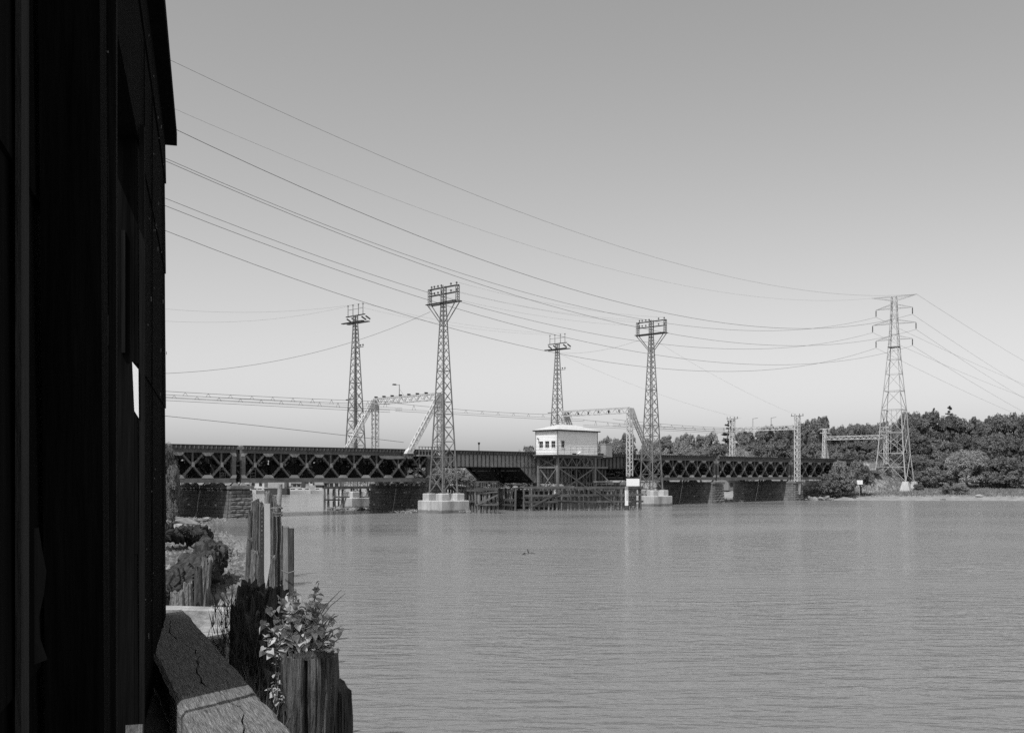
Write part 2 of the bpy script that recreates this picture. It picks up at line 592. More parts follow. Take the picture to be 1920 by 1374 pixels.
PIER_TOP = 3.06
def pier(s, label, y0=-0.75, y1=9.8, tb=2.75, tt=2.2):
    t = bthing('stone_pier', label, 'bridge pier', s, 0, 0, 'masonry piers under the railway bridge')
    rg = random.Random(int(s * 10) + 5)
    b = MB()
    i = 0.14
    lo = [(-tb / 2 + i, y0 + i), (tb / 2 - i, y0 + i), (tb / 2 - i, y1 - i), (-tb / 2 + i, y1 - i)]
    hi = [(-tt / 2 + i, y0 + i + .12), (tt / 2 - i, y0 + i + .12), (tt / 2 - i, y1 - i), (-tt / 2 + i, y1 - i)]
    b.add([(x, y, -1.5) for x, y in lo] + [(x, y, PIER_TOP - .3) for x, y in hi],
          [(3, 2, 1, 0), (4, 5, 6, 7), (0, 1, 5, 4), (1, 2, 6, 5), (2, 3, 7, 6), (3, 0, 4, 7)])
    b.build('core', 'mortar', t)
    MB().box(-tt / 2 - .14, tt / 2 + .14, y0 - .05, y1 + .1, PIER_TOP - .32, PIER_TOP - .02).build('coping', 'stone', t)
    z = -0.55
    side = MB()
    row = 0
    while z < PIER_TOP - .36:
        h = min(rg.uniform(.30, .40), PIER_TOP - .34 - z)
        if h < .16:
            break
        f = (z + .55) / (PIER_TOP + .2)
        wd = tb + (tt - tb) * f
        yy = y0 + .12 * f
        cuts = [-wd / 2, -wd / 2 + wd * (rg.uniform(.28, .36) if row % 2 else rg.uniform(.45, .55)), wd / 2] if row % 2 == 0 else \
               [-wd / 2, -wd / 2 + wd * rg.uniform(.26, .34), -wd / 2 + wd * rg.uniform(.62, .72), wd / 2]
        for a, c in zip(cuts[:-1], cuts[1:]):
            inst('stone', rg.choice(STONES), t, ((a + c) / 2, yy + .15, z + h / 2), (0, 0, 0), (c - a - .02, .3, h - .02))
        # long sides
        for sg in (-1, 1):
            y = yy + .31
            while y < y1 - .2:
                L = min(rg.uniform(.8, 1.5), y1 - y)
                p = rg.uniform(0, .07)
                x = sg * (wd / 2)
                xa, xb = sorted((x + sg * p, x - sg * .25))
                side.box(xa, xb, y + .015, y + L - .015, z + .012, z + h - .012)
                y += L
        z += h
        row += 1
    side.build('side_masonry', 'stone', t, kind='stuff')
    for yb in (0, 3.9, 5.1, 9.0):
        for xs_ in (-.42, .42):
            m = MB().box(xs_ - .3, xs_ + .3, yb - .28, yb + .28, PIER_TOP - .018, PIER_TOP + .1)
            m.prism([(xs_ - .26, PIER_TOP + .1), (xs_ + .26, PIER_TOP + .1), (xs_ + .1, PIER_TOP + .255), (xs_ - .1, PIER_TOP + .255)], 'y', yb - .2, yb + .2)
            m.build('bearing', 'steel_mid', t)
    return t
pier(-0.2, 'rock-faced stone pier at the left bank beside the pilings')
pier(23.9, 'dark stone pier behind the left concrete footing, under the bascule toe')
pier(57.0, 'stone pier behind the blank white board, right of the control house', y0=-1.6)
pier(77.9, 'stone pier in open water, first beyond the right concrete footing')
pier(98.6, 'stone pier at the edge of the right bank below the white lattice mast', y0=-1.7)

# ------------------------------------------------------------------ truss spans
P = 2.9
ZB = 3.32           # underside of bottom chord
def truss(t, n, y, near, far_side):
    L = n * P
    zb0, zb1, zt0, zt1 = 0, .42, 2.76, 3.12
    w = .34
    MB().box(0, L, y - w / 2, y + w / 2, zb0, zb1).build('bottom_chord', 'steel_dark', t)
    tc = MB().box(0, L, y - w / 2, y + w / 2, zt0, zt1)
    tc.box(0, L, y - w / 2 - .05, y + w / 2 + .05, zt1 - .04, zt1 + .001)
    tc.build('top_chord', 'steel_dark', t)
    for x in (.2, L - .2):
        MB().box(x - .2, x + .2, y - .17, y + .17, zb1, zt0).build('end_post', 'steel_dark', t)
    for i in range(n):
        x0, x1 = i * P, (i + 1) * P
        a = .28
        # crossing diagonals: one plane sits 3 cm proud of the other
        MB().bar((x0 + a, y - .05, zb1 - .03), (x1 - a, y - .05, zt0 + .03), .17, .2, (0, 1, 0)).build('diagonal', 'steel_dark', t)
        MB().bar((x0 + a, y + .04, zt0 + .03), (x1 - a, y + .04, zb1 - .03), .17, .2, (0, 1, 0)).build('diagonal', 'steel_dark', t)
        xm = (x0 + x1) / 2
        zm = (zb1 + zt0) / 2
        MB().box(xm - .075, xm + .075, y - .08, y + .08, zm, zt0).build('hanger', 'steel_dark', t)
        MB().prism([(xm - .16, zm - .14), (xm + .16, zm - .14), (xm + .13, zm + .3), (xm - .13, zm + .3)], 'y', y - .163, y - .151).build('gusset', 'steel_mid', t)
    for i in range(n + 1):
        x = i * P
        lo = .62 if i else .12
        hi = .62 if i < n else .12
        MB().prism([(x - lo if i else x, zb1), (x + hi if i < n else x, zb1), (x + hi * .55, zb1 + .3), (x - lo * .55, zb1 + .3)], 'y', y - .185, y - .165).build('gusset', 'steel_mid', t)
        MB().prism([(x - lo * .45, zt0 - .3), (x + hi * .45, zt0 - .3), (x + hi if i < n else x, zt0), (x - lo if i else x, zt0)], 'y', y - .185, y - .165).build('gusset', 'steel_mid', t)

def truss_span(s0, n, y0, label, near=True):
    t = bthing('truss_span', label, 'bridge span', s0, y0, ZB, 'deck truss spans of the railway bridge')
    L = n * P
    truss(t, n, 0, near, False)
    truss(t, n, 3.9, False, True)
    # floor system and bracing between the two trusses
    for y in (.75, 1.75, 2.35, 3.25):
        MB().box(.05, L - .05, y - .09, y + .09, 2.25, 3.1).build('stringer', 'steel_black', t)
    for i in range(n + 1):
        x = min(max(i * P, .25), L - .25)
        MB().box(x - .1, x + .1, .18, 3.72, 2.0, 2.75).build('floor_beam', 'steel_black', t)
        b = MB()
        b.bar((x, .2, .5), (x, 3.7, 2.0), .3, .1, (1, 0, 0))
        b.bar((x + .12, 3.7, .5), (x + .12, .2, 2.0), .3, .1, (1, 0, 0))
        b.box(x - .09, x + .09, .2, 3.7, .1, .5)
        b.build('sway_frame', 'steel_black', t)
    b = MB()
    for i in range(n):
        b.bar((i * P, .2, .25), ((i + 1) * P, 3.7, .25), .25, .2)
        b.bar((i * P, 3.7, .21), ((i + 1) * P, .2, .21), .25, .1)
    b.build('lateral_bracing', 'steel_black', t)
    b = MB()
    x = .12
    while x < L - .1:
        b.box(x - .11, x + .11, -.55, 4.3, 3.125, 3.36)
        x += .44
    b.build('ties', 'tie_wood', t, kind='stuff')
    for y in (-.5, 4.2):
        MB().box(0, L, y - .1, y + .1, 3.362, 3.47).build('guard_timber', 'steel_black', t)
    for y in (.15, 1.25, 2.65, 3.75):
        MB().box(0, L, y - .05, y + .05, 3.362, 3.5).build('rail', 'steel_mid', t)
    # dark boxes added by the inner truss to block light showing through
    for i in range(n):
        MB().box(i * P + .02, (i + 1) * P - .02 - .25 * (i % 3 == 1), 4.15, 4.45, .5, 2.05 - .25 * (i % 2)).build('light_blocker', 'steel_black', t)
    return t
SPANS = [(-23.72, 8, 'leftmost'), (.08, 8, 'second'), (57.36, 7, 'third'), (78.1, 7, 'fourth'), (98.85, 7, 'rightmost')]
lab_near = ['dark steel deck truss span over the left bank, cut off by the shed',
            'long dark deck truss span between the left pier and the lattice tower',
            'deck truss span partly behind the tower right of the control house',
            'deck truss span between the two piers in front of the wooded hill',
            'deck truss span running into the bushes on the right bank']
lab_far = ['parallel far-side truss span behind the one over the left bank',
           'parallel far-side truss span behind the long left span',
           'parallel far-side truss span behind the tower right of the control house',
           'parallel far-side truss span in front of the wooded hill',
           'parallel far-side truss span entering the right bank bushes']
base8 = None; base7 = None
for (s0, n, nm), la, lb in zip(SPANS, lab_near, lab_far):
    base = {8: base8, 7: base7}[n]
    for y0, lab in ((0, la), (5.1, lb)):
        if base is None:
            base = truss_span(s0, n, y0, lab)
            if n == 8:
                base8 = base
            else:
                base7 = base
        else:
            c = copy_tree(base)
            c.location = bw_(s0, y0, ZB)
            c['label'] = lab

# ladders hanging inside the trusses (small platforms seen through the lattice)
for s, lab in ((-1.5, 'small steel ladder inside the truss left of the first pier'), (1.7, 'small steel ladder inside the truss right of the first pier'),
               (21.9, 'small steel ladder inside the truss beside the left lattice tower')):
    t = bthing('ladder', lab, 'ladder', s, .55, ZB + .42)
    for x in (-.28, .28):
        MB().box(x - .03, x + .03, -.03, .03, 0, .95).build('stile', 'tower_steel', t)
    for z in (.2, .5, .8):
        MB().box(-.25, .25, -.02, .02, z - .025, z + .025).build('rung', 'tower_steel', t)

# ------------------------------------------------------------------ bascule leaf
BS0, BS1 = 23.75, 46.6
t = bthing('bascule_span', 'plate girder bascule leaf between the lattice tower and the control house', 'bridge span', BS0, 0, 3.0)
def girder_poly():
    L = BS1 - BS0
    h = 37.1 - BS0
    return [(0, 1.94), (h, 1.94), (h + 2.5, .1), (L, .1), (L, 3.42), (0, 3.42)]
for gi, y in enumerate((0, 3.9, 5.1, 9.0)):
    gl = MB().prism(girder_poly(), 'y', y - .02, y + .02).build('girder', 'steel_mid' if gi == 0 else 'steel_black', t)  # inner girders are coloured black to put the shade inside the leaf
    L = BS1 - BS0
    h = 37.1 - BS0
    b = MB()
    b.bar((0, y, 1.94), (h, y, 1.94), .42, .06)
    b.bar((h, y, 1.94), (h + 2.5, y, .1), .42, .06)
    b.bar((h + 2.5, y, .1), (L, y, .1), .42, .06)
    b.build('flange', 'steel_black', gl)
    MB().box(0, L, y - .21, y + .21, 3.36, 3.44).build('flange', 'steel_dark', gl)
    x = .35
    while x < L - .1:
        zb = 1.97 if x < h else max(.13, 1.97 - (x - h) * .736)
        MB().box(x - .035, x + .035, y - .14, y - .021, zb, 3.34).build('stiffener', 'steel_dark' if gi == 0 else 'steel_black', gl)
        x += .635
    if gi == 0:
        MB().box(h + .2, L, y - .05, y - .022, 1.9, 2.0).build('splice', 'steel_dark', gl)
# dark frames between the girders under the haunch and under the deck
h = 37.1 - BS0
for (ya, yb) in ((.02, 3.88), (5.12, 8.98)):
    for k in range(6):
        f = k / 5
        x = h + .15 + 2.3 * f
        z = 1.94 - 1.84 * f
        MB().bar((x, ya, z + .22), (x, yb, z + .22), .36, .12, (1, 0, .75)).build('cross_frame', 'steel_black', t)
    for k in range(5):
        x = .5 + k * (h - .8) / 4
        MB().box(x - .1, x + .1, ya, yb, 2.1, 3.2).build('floor_beam', 'steel_black', t)
    for y in (ya + .8, ya + 2.9):
        MB().box(0.1, BS1 - BS0 - .1, y - .08, y + .08, 2.6, 3.35).build('stringer', 'steel_black', t)
    b = MB()
    for k in range(3):
        x = h + 1.6 + k * 2.2
        b.bar((x, ya, .3), (x, yb, 3.0), .3, .1, (1, 0, 0)); b.bar((x + .15, ya, 3.0), (x + .15, yb, .3), .3, .1, (1, 0, 0))
    b.build('sway_frame', 'steel_black', t)
b = MB()
x = .2
while x < BS1 - BS0:
    b.box(x - .11, x + .11, -.5, 9.5, 3.445, 3.68)
    x += .44
b.build('ties', 'tie_wood', t, kind='stuff')
for y in (-.45, 9.45):
    MB().box(0, BS1 - BS0, y - .1, y + .1, 3.682, 3.8).build('guard_timber', 'steel_black', t)
for y in (.15, 1.25, 2.65, 3.75, 5.25, 6.35, 7.75, 8.85):
    MB().box(0, BS1 - BS0, y - .05, y + .05, 3.682, 3.82).build('rail', 'steel_mid', t)

# tower span with the counterweight, between the control house and the right truss
t = bthing('counterweight_span', 'dark ribbed counterweight span between the control house and the stone pier', 'bridge span', 46.7, 0, 3.0)
L = 57.2 - 46.7
for y in (0, 3.9, 5.1, 9.0):
    gl = MB().box(0, L, y - .02, y + .02, 1.9, 3.42).build('girder', 'steel_dark', t)
    MB().box(0, L, y - .2, y + .2, 1.84, 1.9).build('flange', 'steel_black', gl)
    MB().box(0, L, y - .2, y + .2, 3.36, 3.44).build('flange', 'steel_black', gl)
    for k in range(14):
        x = .3 + k * .75
        MB().box(x - .04, x + .04, y - .14, y - .021, 1.92, 3.34).build('stiffener', 'steel_black', gl)
cw = MB().box(1.4, 6.8, .3, 8.7, -.1, 1.8).build('counterweight', 'steel_black', t)
for k in range(9):
    x = 1.6 + k * .62
    MB().box(x - .05, x + .05, .16, .298, -.05, 1.75).build('rib', 'steel_dark', cw)
b = MB()
x = .2
while x < L:
    b.box(x - .11, x + .11, -.5, 9.5, 3.445, 3.68)
    x += .44
b.build('ties', 'tie_wood', t, kind='stuff')
MB().box(0, L, -.55, -.35, 3.682, 3.8).build('guard_timber', 'steel_black', t)
for y in (.15, 1.25, 2.65, 3.75, 5.25, 6.35, 7.75, 8.85):
    MB().box(0, L, y - .05, y + .05, 3.682, 3.82).build('rail', 'steel_mid', t)

# ------------------------------------------------------------------ tower footings
def chamfer_box(b, x0, x1, y0, y1, z0, z1, c=.06):
    vs = [(x0, y0, z0), (x1, y0, z0), (x1, y1, z0), (x0, y1, z0),
          (x0, y0, z1 - c), (x1, y0, z1 - c), (x1, y1, z1 - c), (x0, y1, z1 - c),
          (x0 + c, y0 + c, z1), (x1 - c, y0 + c, z1), (x1 - c, y1 - c, z1), (x0 + c, y1 - c, z1)]
    fs = [(3, 2, 1, 0), (8, 9, 10, 11)]
    for k in (0, 4):
        for i in range(4):
            j = (i + 1) % 4
            fs.append((k + i, k + j, k + 4 + j, k + 4 + i))
    return b.add(vs, fs)

def concrete_tidal():
    """concrete that carries a darker weed band just above the water line"""
    m = mat('concrete_tidal', 0.40, 0.42, 0.9, 0.9, 0.2, 0.35, 6, (1, 1, 0.25))
    t = m.node_tree
    b = t.nodes['Principled BSDF']
    src = b.inputs['Base Color'].links[0].from_socket
    geo = t.nodes.new('ShaderNodeNewGeometry')
    sp = t.nodes.new('ShaderNodeSeparateXYZ')
    t.links.new(geo.outputs['Position'], sp.inputs[0])
    n = t.nodes.new('ShaderNodeTexNoise'); n.inputs['Scale'].default_value = 2.5
    t.links.new(geo.outputs['Position'], n.inputs['Vector'])
    ad = t.nodes.new('ShaderNodeMath'); ad.operation = 'MULTIPLY_ADD'; ad.inputs[1].default_value = 0.25
    t.links.new(n.outputs[0], ad.inputs[0]); t.links.new(sp.outputs[2], ad.inputs[2])
    mr = t.nodes.new('ShaderNodeMapRange')
    mr.inputs['From Min'].default_value = 0.38; mr.inputs['From Max'].default_value = 0.5
    mr.inputs['To Min'].default_value = 0.45; mr.inputs['To Max'].default_value = 1.0
    t.links.new(ad.outputs[0], mr.inputs[0])
    mu = t.nodes.new('ShaderNodeMath'); mu.operation = 'MULTIPLY'
    t.links.new(src, mu.inputs[0]); t.links.new(mr.outputs[0], mu.inputs[1])
    t.links.new(mu.outputs[0], b.inputs['Base Color'])
concrete_tidal()

ZT = 2.06
def footing(s, y, label):
    t = bthing('tower_footing', label, 'concrete footing', s, y, -1.0, 'concrete footings under the lattice towers')
    chamfer_box(MB(), -1.95, 1.95, -1.95, 1.95, 0, 2.31).build('base_block', 'concrete_tidal', t)
    for i in (-1, 1):
        for j in (-1, 1):
            chamfer_box(MB(), i * 1.08 - .5, i * 1.08 + .5, j * 1.08 - .5, j * 1.08 + .5, 2.312, ZT + 1.0, .05).build('pedestal', 'concrete', t)
    return t

# ------------------------------------------------------------------ lattice towers
TH = 20.35     # height of the tapering shaft above the pedestals
def hw(z):
    return 1.06 + (0.2 - 1.06) * min(z / TH, 1)
def lattice_tower(s, y, kind, label):
    t = bthing('lattice_tower', label, 'lattice tower', s, y, ZT, 'catenary lattice towers beside the bridge')
    cs = [(-1, -1), (1, -1), (1, 1), (-1, 1)]
    ztop = 22.1 if kind == 'frame' else 21.3
    for i, j in cs:
        MB().bar((i * hw(0), j * hw(0), 0), (i * .2, j * .2, TH), .13, .13, (1, 0, 0), .075, .075).build('leg', 'tower_steel', t)
        MB().box(i * hw(0) - .22, i * hw(0) + .22, j * hw(0) - .22, j * hw(0) + .22, -.005, .12).build('base_plate', 'tower_steel', t)
        MB().bar((i * .2, j * .2, TH), (i * .2, j * .2, ztop), .08).build('mast_leg', 'tower_steel', t)
    z = .12
    k = 0
    upper = MB()
    while z < TH - .2:
        w0 = hw(z) * 2
        z1 = min(z + .93 * w0, TH)
        w = .06 if k < 8 else .045
        for f in range(4):
            (a, b_), (c, d) = cs[f], cs[(f + 1) % 4]
            h0, h1 = hw(z), hw(z1)
            pA, pB = (a * h0, b_ * h0, z), (c * h0, d * h0, z)
            qA, qB = (a * h1, b_ * h1, z1), (c * h1, d * h1, z1)
            out = Vector(((a + c) / 2, (b_ + d) / 2, 0)) * .02
            if h0 > .3:
                MB().bar(Vector(pA) + out, Vector(qB) + out, w, .03, out).build('brace', 'tower_steel', t)
                MB().bar(Vector(pB) - out, Vector(qA) - out, w, .03, out).build('brace', 'tower_steel', t)
            else:
                upper.bar(Vector(pA) + out, Vector(qB) + out, w, .03, out)
                upper.bar(Vector(pB) - out, Vector(qA) - out, w, .03, out)
            if k in (1, 2, 3, 4, 5, 6, 9):
                MB().bar(pA, pB, .08, .06).build('horizontal', 'tower_steel', t)
        z = z1
        k += 1
    while z < ztop - .1:
        for f in range(4):
            (a, b_), (c, d) = cs[f], cs[(f + 1) % 4]
            upper.bar((a * .2, b_ * .2, z), (c * .2, d * .2, z + .35), .05, .03)
        z += .35
    upper.build('upper_lacing', 'tower_steel', t, kind='stuff')
    pz = TH + .05
    def insul(parent, x, yv, zv, up=.32):
        m = MB().tube((x, yv, zv), (x, yv, zv + up), .03, .03, 6)
        m.tube((x, yv, zv + up * .45), (x, yv, zv + up * .95), .11, .08, 8)
        m.build('insulator', 'insulator', parent)
    if kind == 'frame':
        H = 2.25
        MB().box(-.55, -.22, -H - .1, H + .1, pz, pz + .09).build('platform', 'steel_black', t)
        MB().box(.22, .55, -H - .1, H + .1, pz, pz + .09).build('platform', 'steel_black', t)
        for yy in (-H, H):
            b = MB()
            for dx, dy in ((-.14, -.14), (.14, -.14), (.14, .14), (-.14, .14)):
                b.bar((dx, yy + dy, pz - .1), (dx, yy + dy, 22.1), .05)
            for q in range(6):
                zz = pz + q * .29
                b.bar((-.14, yy - .14, zz), (.14, yy - .14, zz + .29), .04); b.bar((.14, yy - .14, zz), (.14, yy + .14, zz + .29), .04)
                b.bar((-.14, yy + .14, zz), (-.14, yy - .14, zz + .29), .04)
            b.build('end_post', 'tower_steel', t)
            for dx in (-.3, .3):
                MB().bar((dx, yy, pz - .02), (dx * .6, yy * .13, pz - 2.15), .08, .08).build('knee_brace', 'tower_steel', t)
        for zz in (22.16, 21.45):
            a_ = MB().box(-.13, .13, -H - .15, H + .15, zz - .1, zz).build('crossarm', 'steel_black', t)
            for q in (-2.1, -1.2, .35, .9, 1.5, 1.95):
                insul(a_, 0, q, zz + .001)
    else:
        H = 1.75
        MB().box(-.6, -.22, -H - .35, H + .35, pz, pz + .1).build('platform', 'steel_black', t)
        MB().box(.22, .6, -H - .35, H + .35, pz, pz + .1).build('platform', 'steel_black', t)
        a_ = MB().box(-.1, .1, -H - .1, H + .1, 21.25, 21.35).build('crossarm', 'steel_black', t)
        for q in (-1.5, -.6, .5, 1.5):
            MB().tube((0, q, 21.351), (0, q, 22.45), .05, .04, 6).build('pin', 'tower_steel', a_)
            insul(a_, 0, q, 22.452, .22)
        MB().bar((0, -1.5, 22.1), (0, 1.5, 22.1), .05).build('tie_bar', 'tower_steel', a_)
        for q in (-1.9, -1.1, .9, 1.9):
            MB().bar((.1, q, 21.1), (.7, q - .1, 20.75), .14, .14).build('strain_insulator', 'insulator', t)
        m = MB().bar((0, -1.55, 17.4), (0, .6, 17.4), .08)
        m.build('side_arm', 'tower_steel', t)
        for q in (-1.5, -1.0):
            insul(t, 0, q, 17.44, .3)
        MB().bar((0, .3, 11.2), (0, 1.9, 11.2), .1).build('side_arm', 'steel_black', t)
        MB().box(-.08, .08, -.08, .08, 2, 17).build('ladder', 'tower_steel', t)
    return t
TA = (23.2, -2.45); TB = (25.4, 16.2); TC = (59.2, -2.7); TD = (63.0, 17.5)
for p, la in ((TA, 'concrete footing block of the left tall tower, nearest the camera'), (TB, 'concrete footing half in the shade under the left bridge span'),
              (TC, 'concrete footing block right of the timber fender'), (TD, 'concrete footing hidden behind the control house')):
    footing(p[0], p[1], la)
lattice_tower(TA[0], TA[1], 'frame', 'tallest lattice tower with framed crossarms, left of centre')
lattice_tower(TB[0], TB[1], 'pins', 'lattice tower with upright pins, far left behind the truss')
lattice_tower(TC[0], TC[1], 'frame', 'lattice tower with framed crossarms right of the control house')
lattice_tower(TD[0], TD[1], 'pins', 'lattice tower with upright pins rising behind the control house')

# ------------------------------------------------------------------ gantries over the tracks
def lattice_member(root, name, p, q, w, pitch, m, chord=.08, lace=.045, side=(1, 0, 0)):
    """box-laced member from p to q as a part with four chords and joined lacing"""
    p, q = Vector(p), Vector(q)
    d = (q - p)
    L = d.length
    d.normalize()
    a = (Vector(side) - d * d.dot(Vector(side))).normalized()
    b = d.cross(a).normalized()
    c = MB()
    cs = [(-1, -1), (1, -1), (1, 1), (-1, 1)]
    for i, j in cs:
        o = a * (i * w / 2) + b * (j * w / 2)
        c.bar(p + o, q + o, chord, chord, a)
    part = c.build(name, m, root)
    n = max(2, int(L / pitch))
    e = MB()
    for f in range(4):
        (i, j), (k, l) = cs[f], cs[(f + 1) % 4]
        o0 = a * (i * w / 2) + b * (j * w / 2)
        o1 = a * (k * w / 2) + b * (l * w / 2)
        for s in range(n):
            z0, z1 = L * s / n, L * (s + 1) / n
            if s % 2:
                e.bar(p + o0 + d * z0, p + o1 + d * z1, lace, lace)
            else:
                e.bar(p + o1 + d * z0, p + o0 + d * z1, lace, lace)
    e.build('lacing', m, part, kind='stuff')
    return part

def gantry(s, label, zleg_near, brace_dir, tall=0.0, far_splay=False, near_y=-.85, far_y=10.75, zb=12.3, beam=.62, zfar=6.7, w=.55, paint='gantry_paint'):
    t = bthing('catenary_gantry', label, 'gantry', s, 0, 0, 'white lattice gantries spanning the tracks')
    lattice_member(t, 'beam', (0, near_y, zb + beam / 2), (0, far_y, zb + beam / 2), beam, .55, paint, .1, .06)
    ztop = zb + beam + tall
    lattice_member(t, 'leg', (0, near_y, zleg_near), (0, near_y, ztop if tall else zb), w, .5, paint, .11, .06)
    if not far_splay:
        lattice_member(t, 'leg', (0, far_y, zfar), (0, far_y, ztop if tall else zb), w, .5, paint, .11, .06)
    else:
        lattice_member(t, 'leg', (-.5, far_y, zfar), (0, far_y, ztop), .45, .5, paint, .1, .06)
        lattice_member(t, 'leg', (1.3, far_y, zfar), (.2, far_y, zb), .3, .7, paint, .08, .05)
    if brace_dir:
        for yy in (near_y, far_y):
            lattice_member(t, 'brace', (brace_dir * .1, yy, zb + beam - .1), (brace_dir * 4.4, yy, 6.45), .42, .35, paint, .09, .06, (0, 1, 0))
            MB().prism([(brace_dir * -.3, zb + beam), (brace_dir * .5, zb + beam), (brace_dir * 1.2, zb - .6), (brace_dir * -.3, zb - .75)], 'y', yy - .3, yy - .28).build('gusset_plate', paint, t)
            MB().prism([(brace_dir * 4.0, 6.3), (brace_dir * 5.0, 6.3), (brace_dir * 4.7, 6.75), (brace_dir * 4.1, 6.9)], 'y', yy - .24, yy + .24).build('shoe', paint, t)
    return t
g1 = gantry(24.2, 'white lattice gantry beside the tallest tower with braces leaning left', 4.0, -1)
for k in range(7):
    y = 10.6 - k * 1.5
    m = MB().tube((0, y, 12.97), (0, y, 13.2), .12, .16, 8)
    m.tube((-.2, y, 13.12), (.2, y, 13.12), .1, .1, 6)
    m.build('insulator', 'insulator', g1)
m = MB().tube((0, 6.3, 12.95), (0, 6.3, 14.35), .045, .04, 6)
m.tube((0, 6.3, 14.3), (-.3, 6.75, 14.35), .03, .03, 6)
m.tube((0, 6.3, 13.9), (.1, 5.5, 12.95), .02, .02, 5)
lp = m.build('lamp_post', 'tower_steel', g1)
MB().prism([(-.55, 14.28), (-.1, 14.28), (-.15, 14.42), (-.5, 14.42)], 'y', 6.65, 6.9).build('lamp_head', 'steel_black', lp)
MB().tube((0, -.85, 13.0), (0, 10.75, 13.0), .045, .045, 6).build('bus_bar', 'steel_black', g1)
g2 = gantry(57.0, 'white lattice gantry between the control house and the right tower', 3.9, 1, zb=12.2)
for k in range(6):
    y = 9.9 - k * 1.8
    MB().tube((0, y, 12.25), (0, y, 12.65), .1, .14, 8).build('insulator', 'insulator', g2)
MB().tube((0, -.85, 12.9), (0, 10.75, 12.9), .04, .04, 6).build('bus_bar', 'steel_dark', g2)
g3 = gantry(98.6, 'pale lattice gantry over the right spans, its near mast reaching the pier', 3.0, 0, tall=1.6, near_y=-1.3, zb=11.3, beam=.6, w=.62)
for yy in (-1.3, 10.75):
    MB().box(-.05, .05, yy - 1.1, yy + 1.1, 13.35, 13.45).build('crossarm', 'tower_steel', g3)
    for q in (-1, -.4, .4, 1):
        MB().tube((0, yy + q, 13.45), (0, yy + q, 13.75), .06, .05, 6).build('insulator', 'insulator', g3)
for yy in (6.8, 3.4):
    m = MB().tube((0, yy, 11.9), (0, yy, 13.3), .05, .05, 6)
    m.bar((0, yy, 13.25), (0, yy - .9, 13.35), .08, .06)
    m.build('lamp_post', 'tower_steel', g3)
MB().prism([(-.4, 3.0), (.4, 3.0), (.15, 1.0), (-.15, 1.0)], 'y', -1.75, -1.0).build('mast_base', 'concrete', g3)
MB().box(-.75, .75, -1.8, -.55, 2.75, 2.98).build('bracket', 'steel_dark', g3)
g4 = gantry(129.4, 'pale lattice gantry partly behind the transmission pylon', 6.0, 0, tall=1.5, far_splay=True, near_y=-1.2, zb=10.6, beam=.6, zfar=6.2)
for yy in (-1.2, 10.75):
    for zz in (12.7, 11.9):
        MB().box(-.05, .05, yy - 1.0, yy + 1.0, zz - .05, zz + .05).build('crossarm', 'gantry_paint', g4)

# walkway with a handrail beside the left tall tower
t = bthing('maintenance_walkway', 'small railed steel walkway on brackets beside the tallest tower', 'walkway', 20.6, -1.0, 6.05)
MB().box(0, 3.6, -.45, .4, 0, .14).build('deck', 'tower_steel', t)
for k in range(9):
    MB().box(.04 + k * .43, .1 + k * .43, -.43, -.37, .141, .98).build('post', 'tower_steel', t)
for z in (.55, .98):
    MB().box(0, 3.6, -.44, -.36, z, z + .06).build('handrail', 'tower_steel', t)
for x in (.4, 3.1):
    MB().bar((x, -.3, 0), (x, .82, -.7), .08).build('bracket', 'tower_steel', t)
t = bthing('maintenance_walkway', 'railed steel walkway at deck level behind the right tall tower', 'walkway', 57.6, -1.0, 6.05)
MB().box(0, 5.2, -.45, .4, 0, .14).build('deck', 'tower_steel', t)
for k in range(12):
    MB().box(.04 + k * .46, .09 + k * .46, -.43, -.38, .141, .98).build('post', 'tower_steel', t)
for z in (.55, .98):
    MB().box(0, 5.2, -.44, -.37, z, z + .05).build('handrail', 'tower_steel', t)
t = bthing('bearing_bracket', 'pale steel bracket below the leaning brace of the left gantry', 'bracket', 17.2, -.3, 6.0)
MB().prism([(-1.2, .05), (2.4, .05), (2.4, -.22), (0, -.3), (-1.0, -.2)], 'y', -.2, -.14).build('plate', 'tower_steel', t)
MB().box(2.1, 2.5, -.45, .1, .052, .3).build('seat', 'tower_steel', t)

# equipment on the deck
t = bthing('equipment_cabinet', 'pale grey metal cabinet on the deck right of the control house', 'cabinet', 52.1, -.9, 6.2)
MB().box(0, 1.3, 0, .9, .12, 1.75).build('body', 'trim_grey', t)
MB().box(-.04, 1.34, -.04, .94, 1.752, 1.83).build('lid', 'trim_grey', t)
MB().box(.1, .62, -.025, -.002, .2, 1.65).build('door', 'trim_grey', t)
MB().box(.68, 1.2, -.025, -.002, .2, 1.65).build('door', 'trim_grey', t)
MB().box(.05, 1.25, .05, .85, -.1, .118).build('plinth', 'steel_black', t)
t = bthing('deck_lamp', 'small lamp on a post above the bascule deck', 'lamp', 40.5, 10.4, 6.6)
MB().tube((0, 0, -.6), (0, 0, 1.3), .06, .05, 6).build('post', 'steel_black', t)
MB().tube((0, 0, 1.302), (0, 0, 1.6), .1, .16, 8).build('lamp_head', 'steel_black', t)

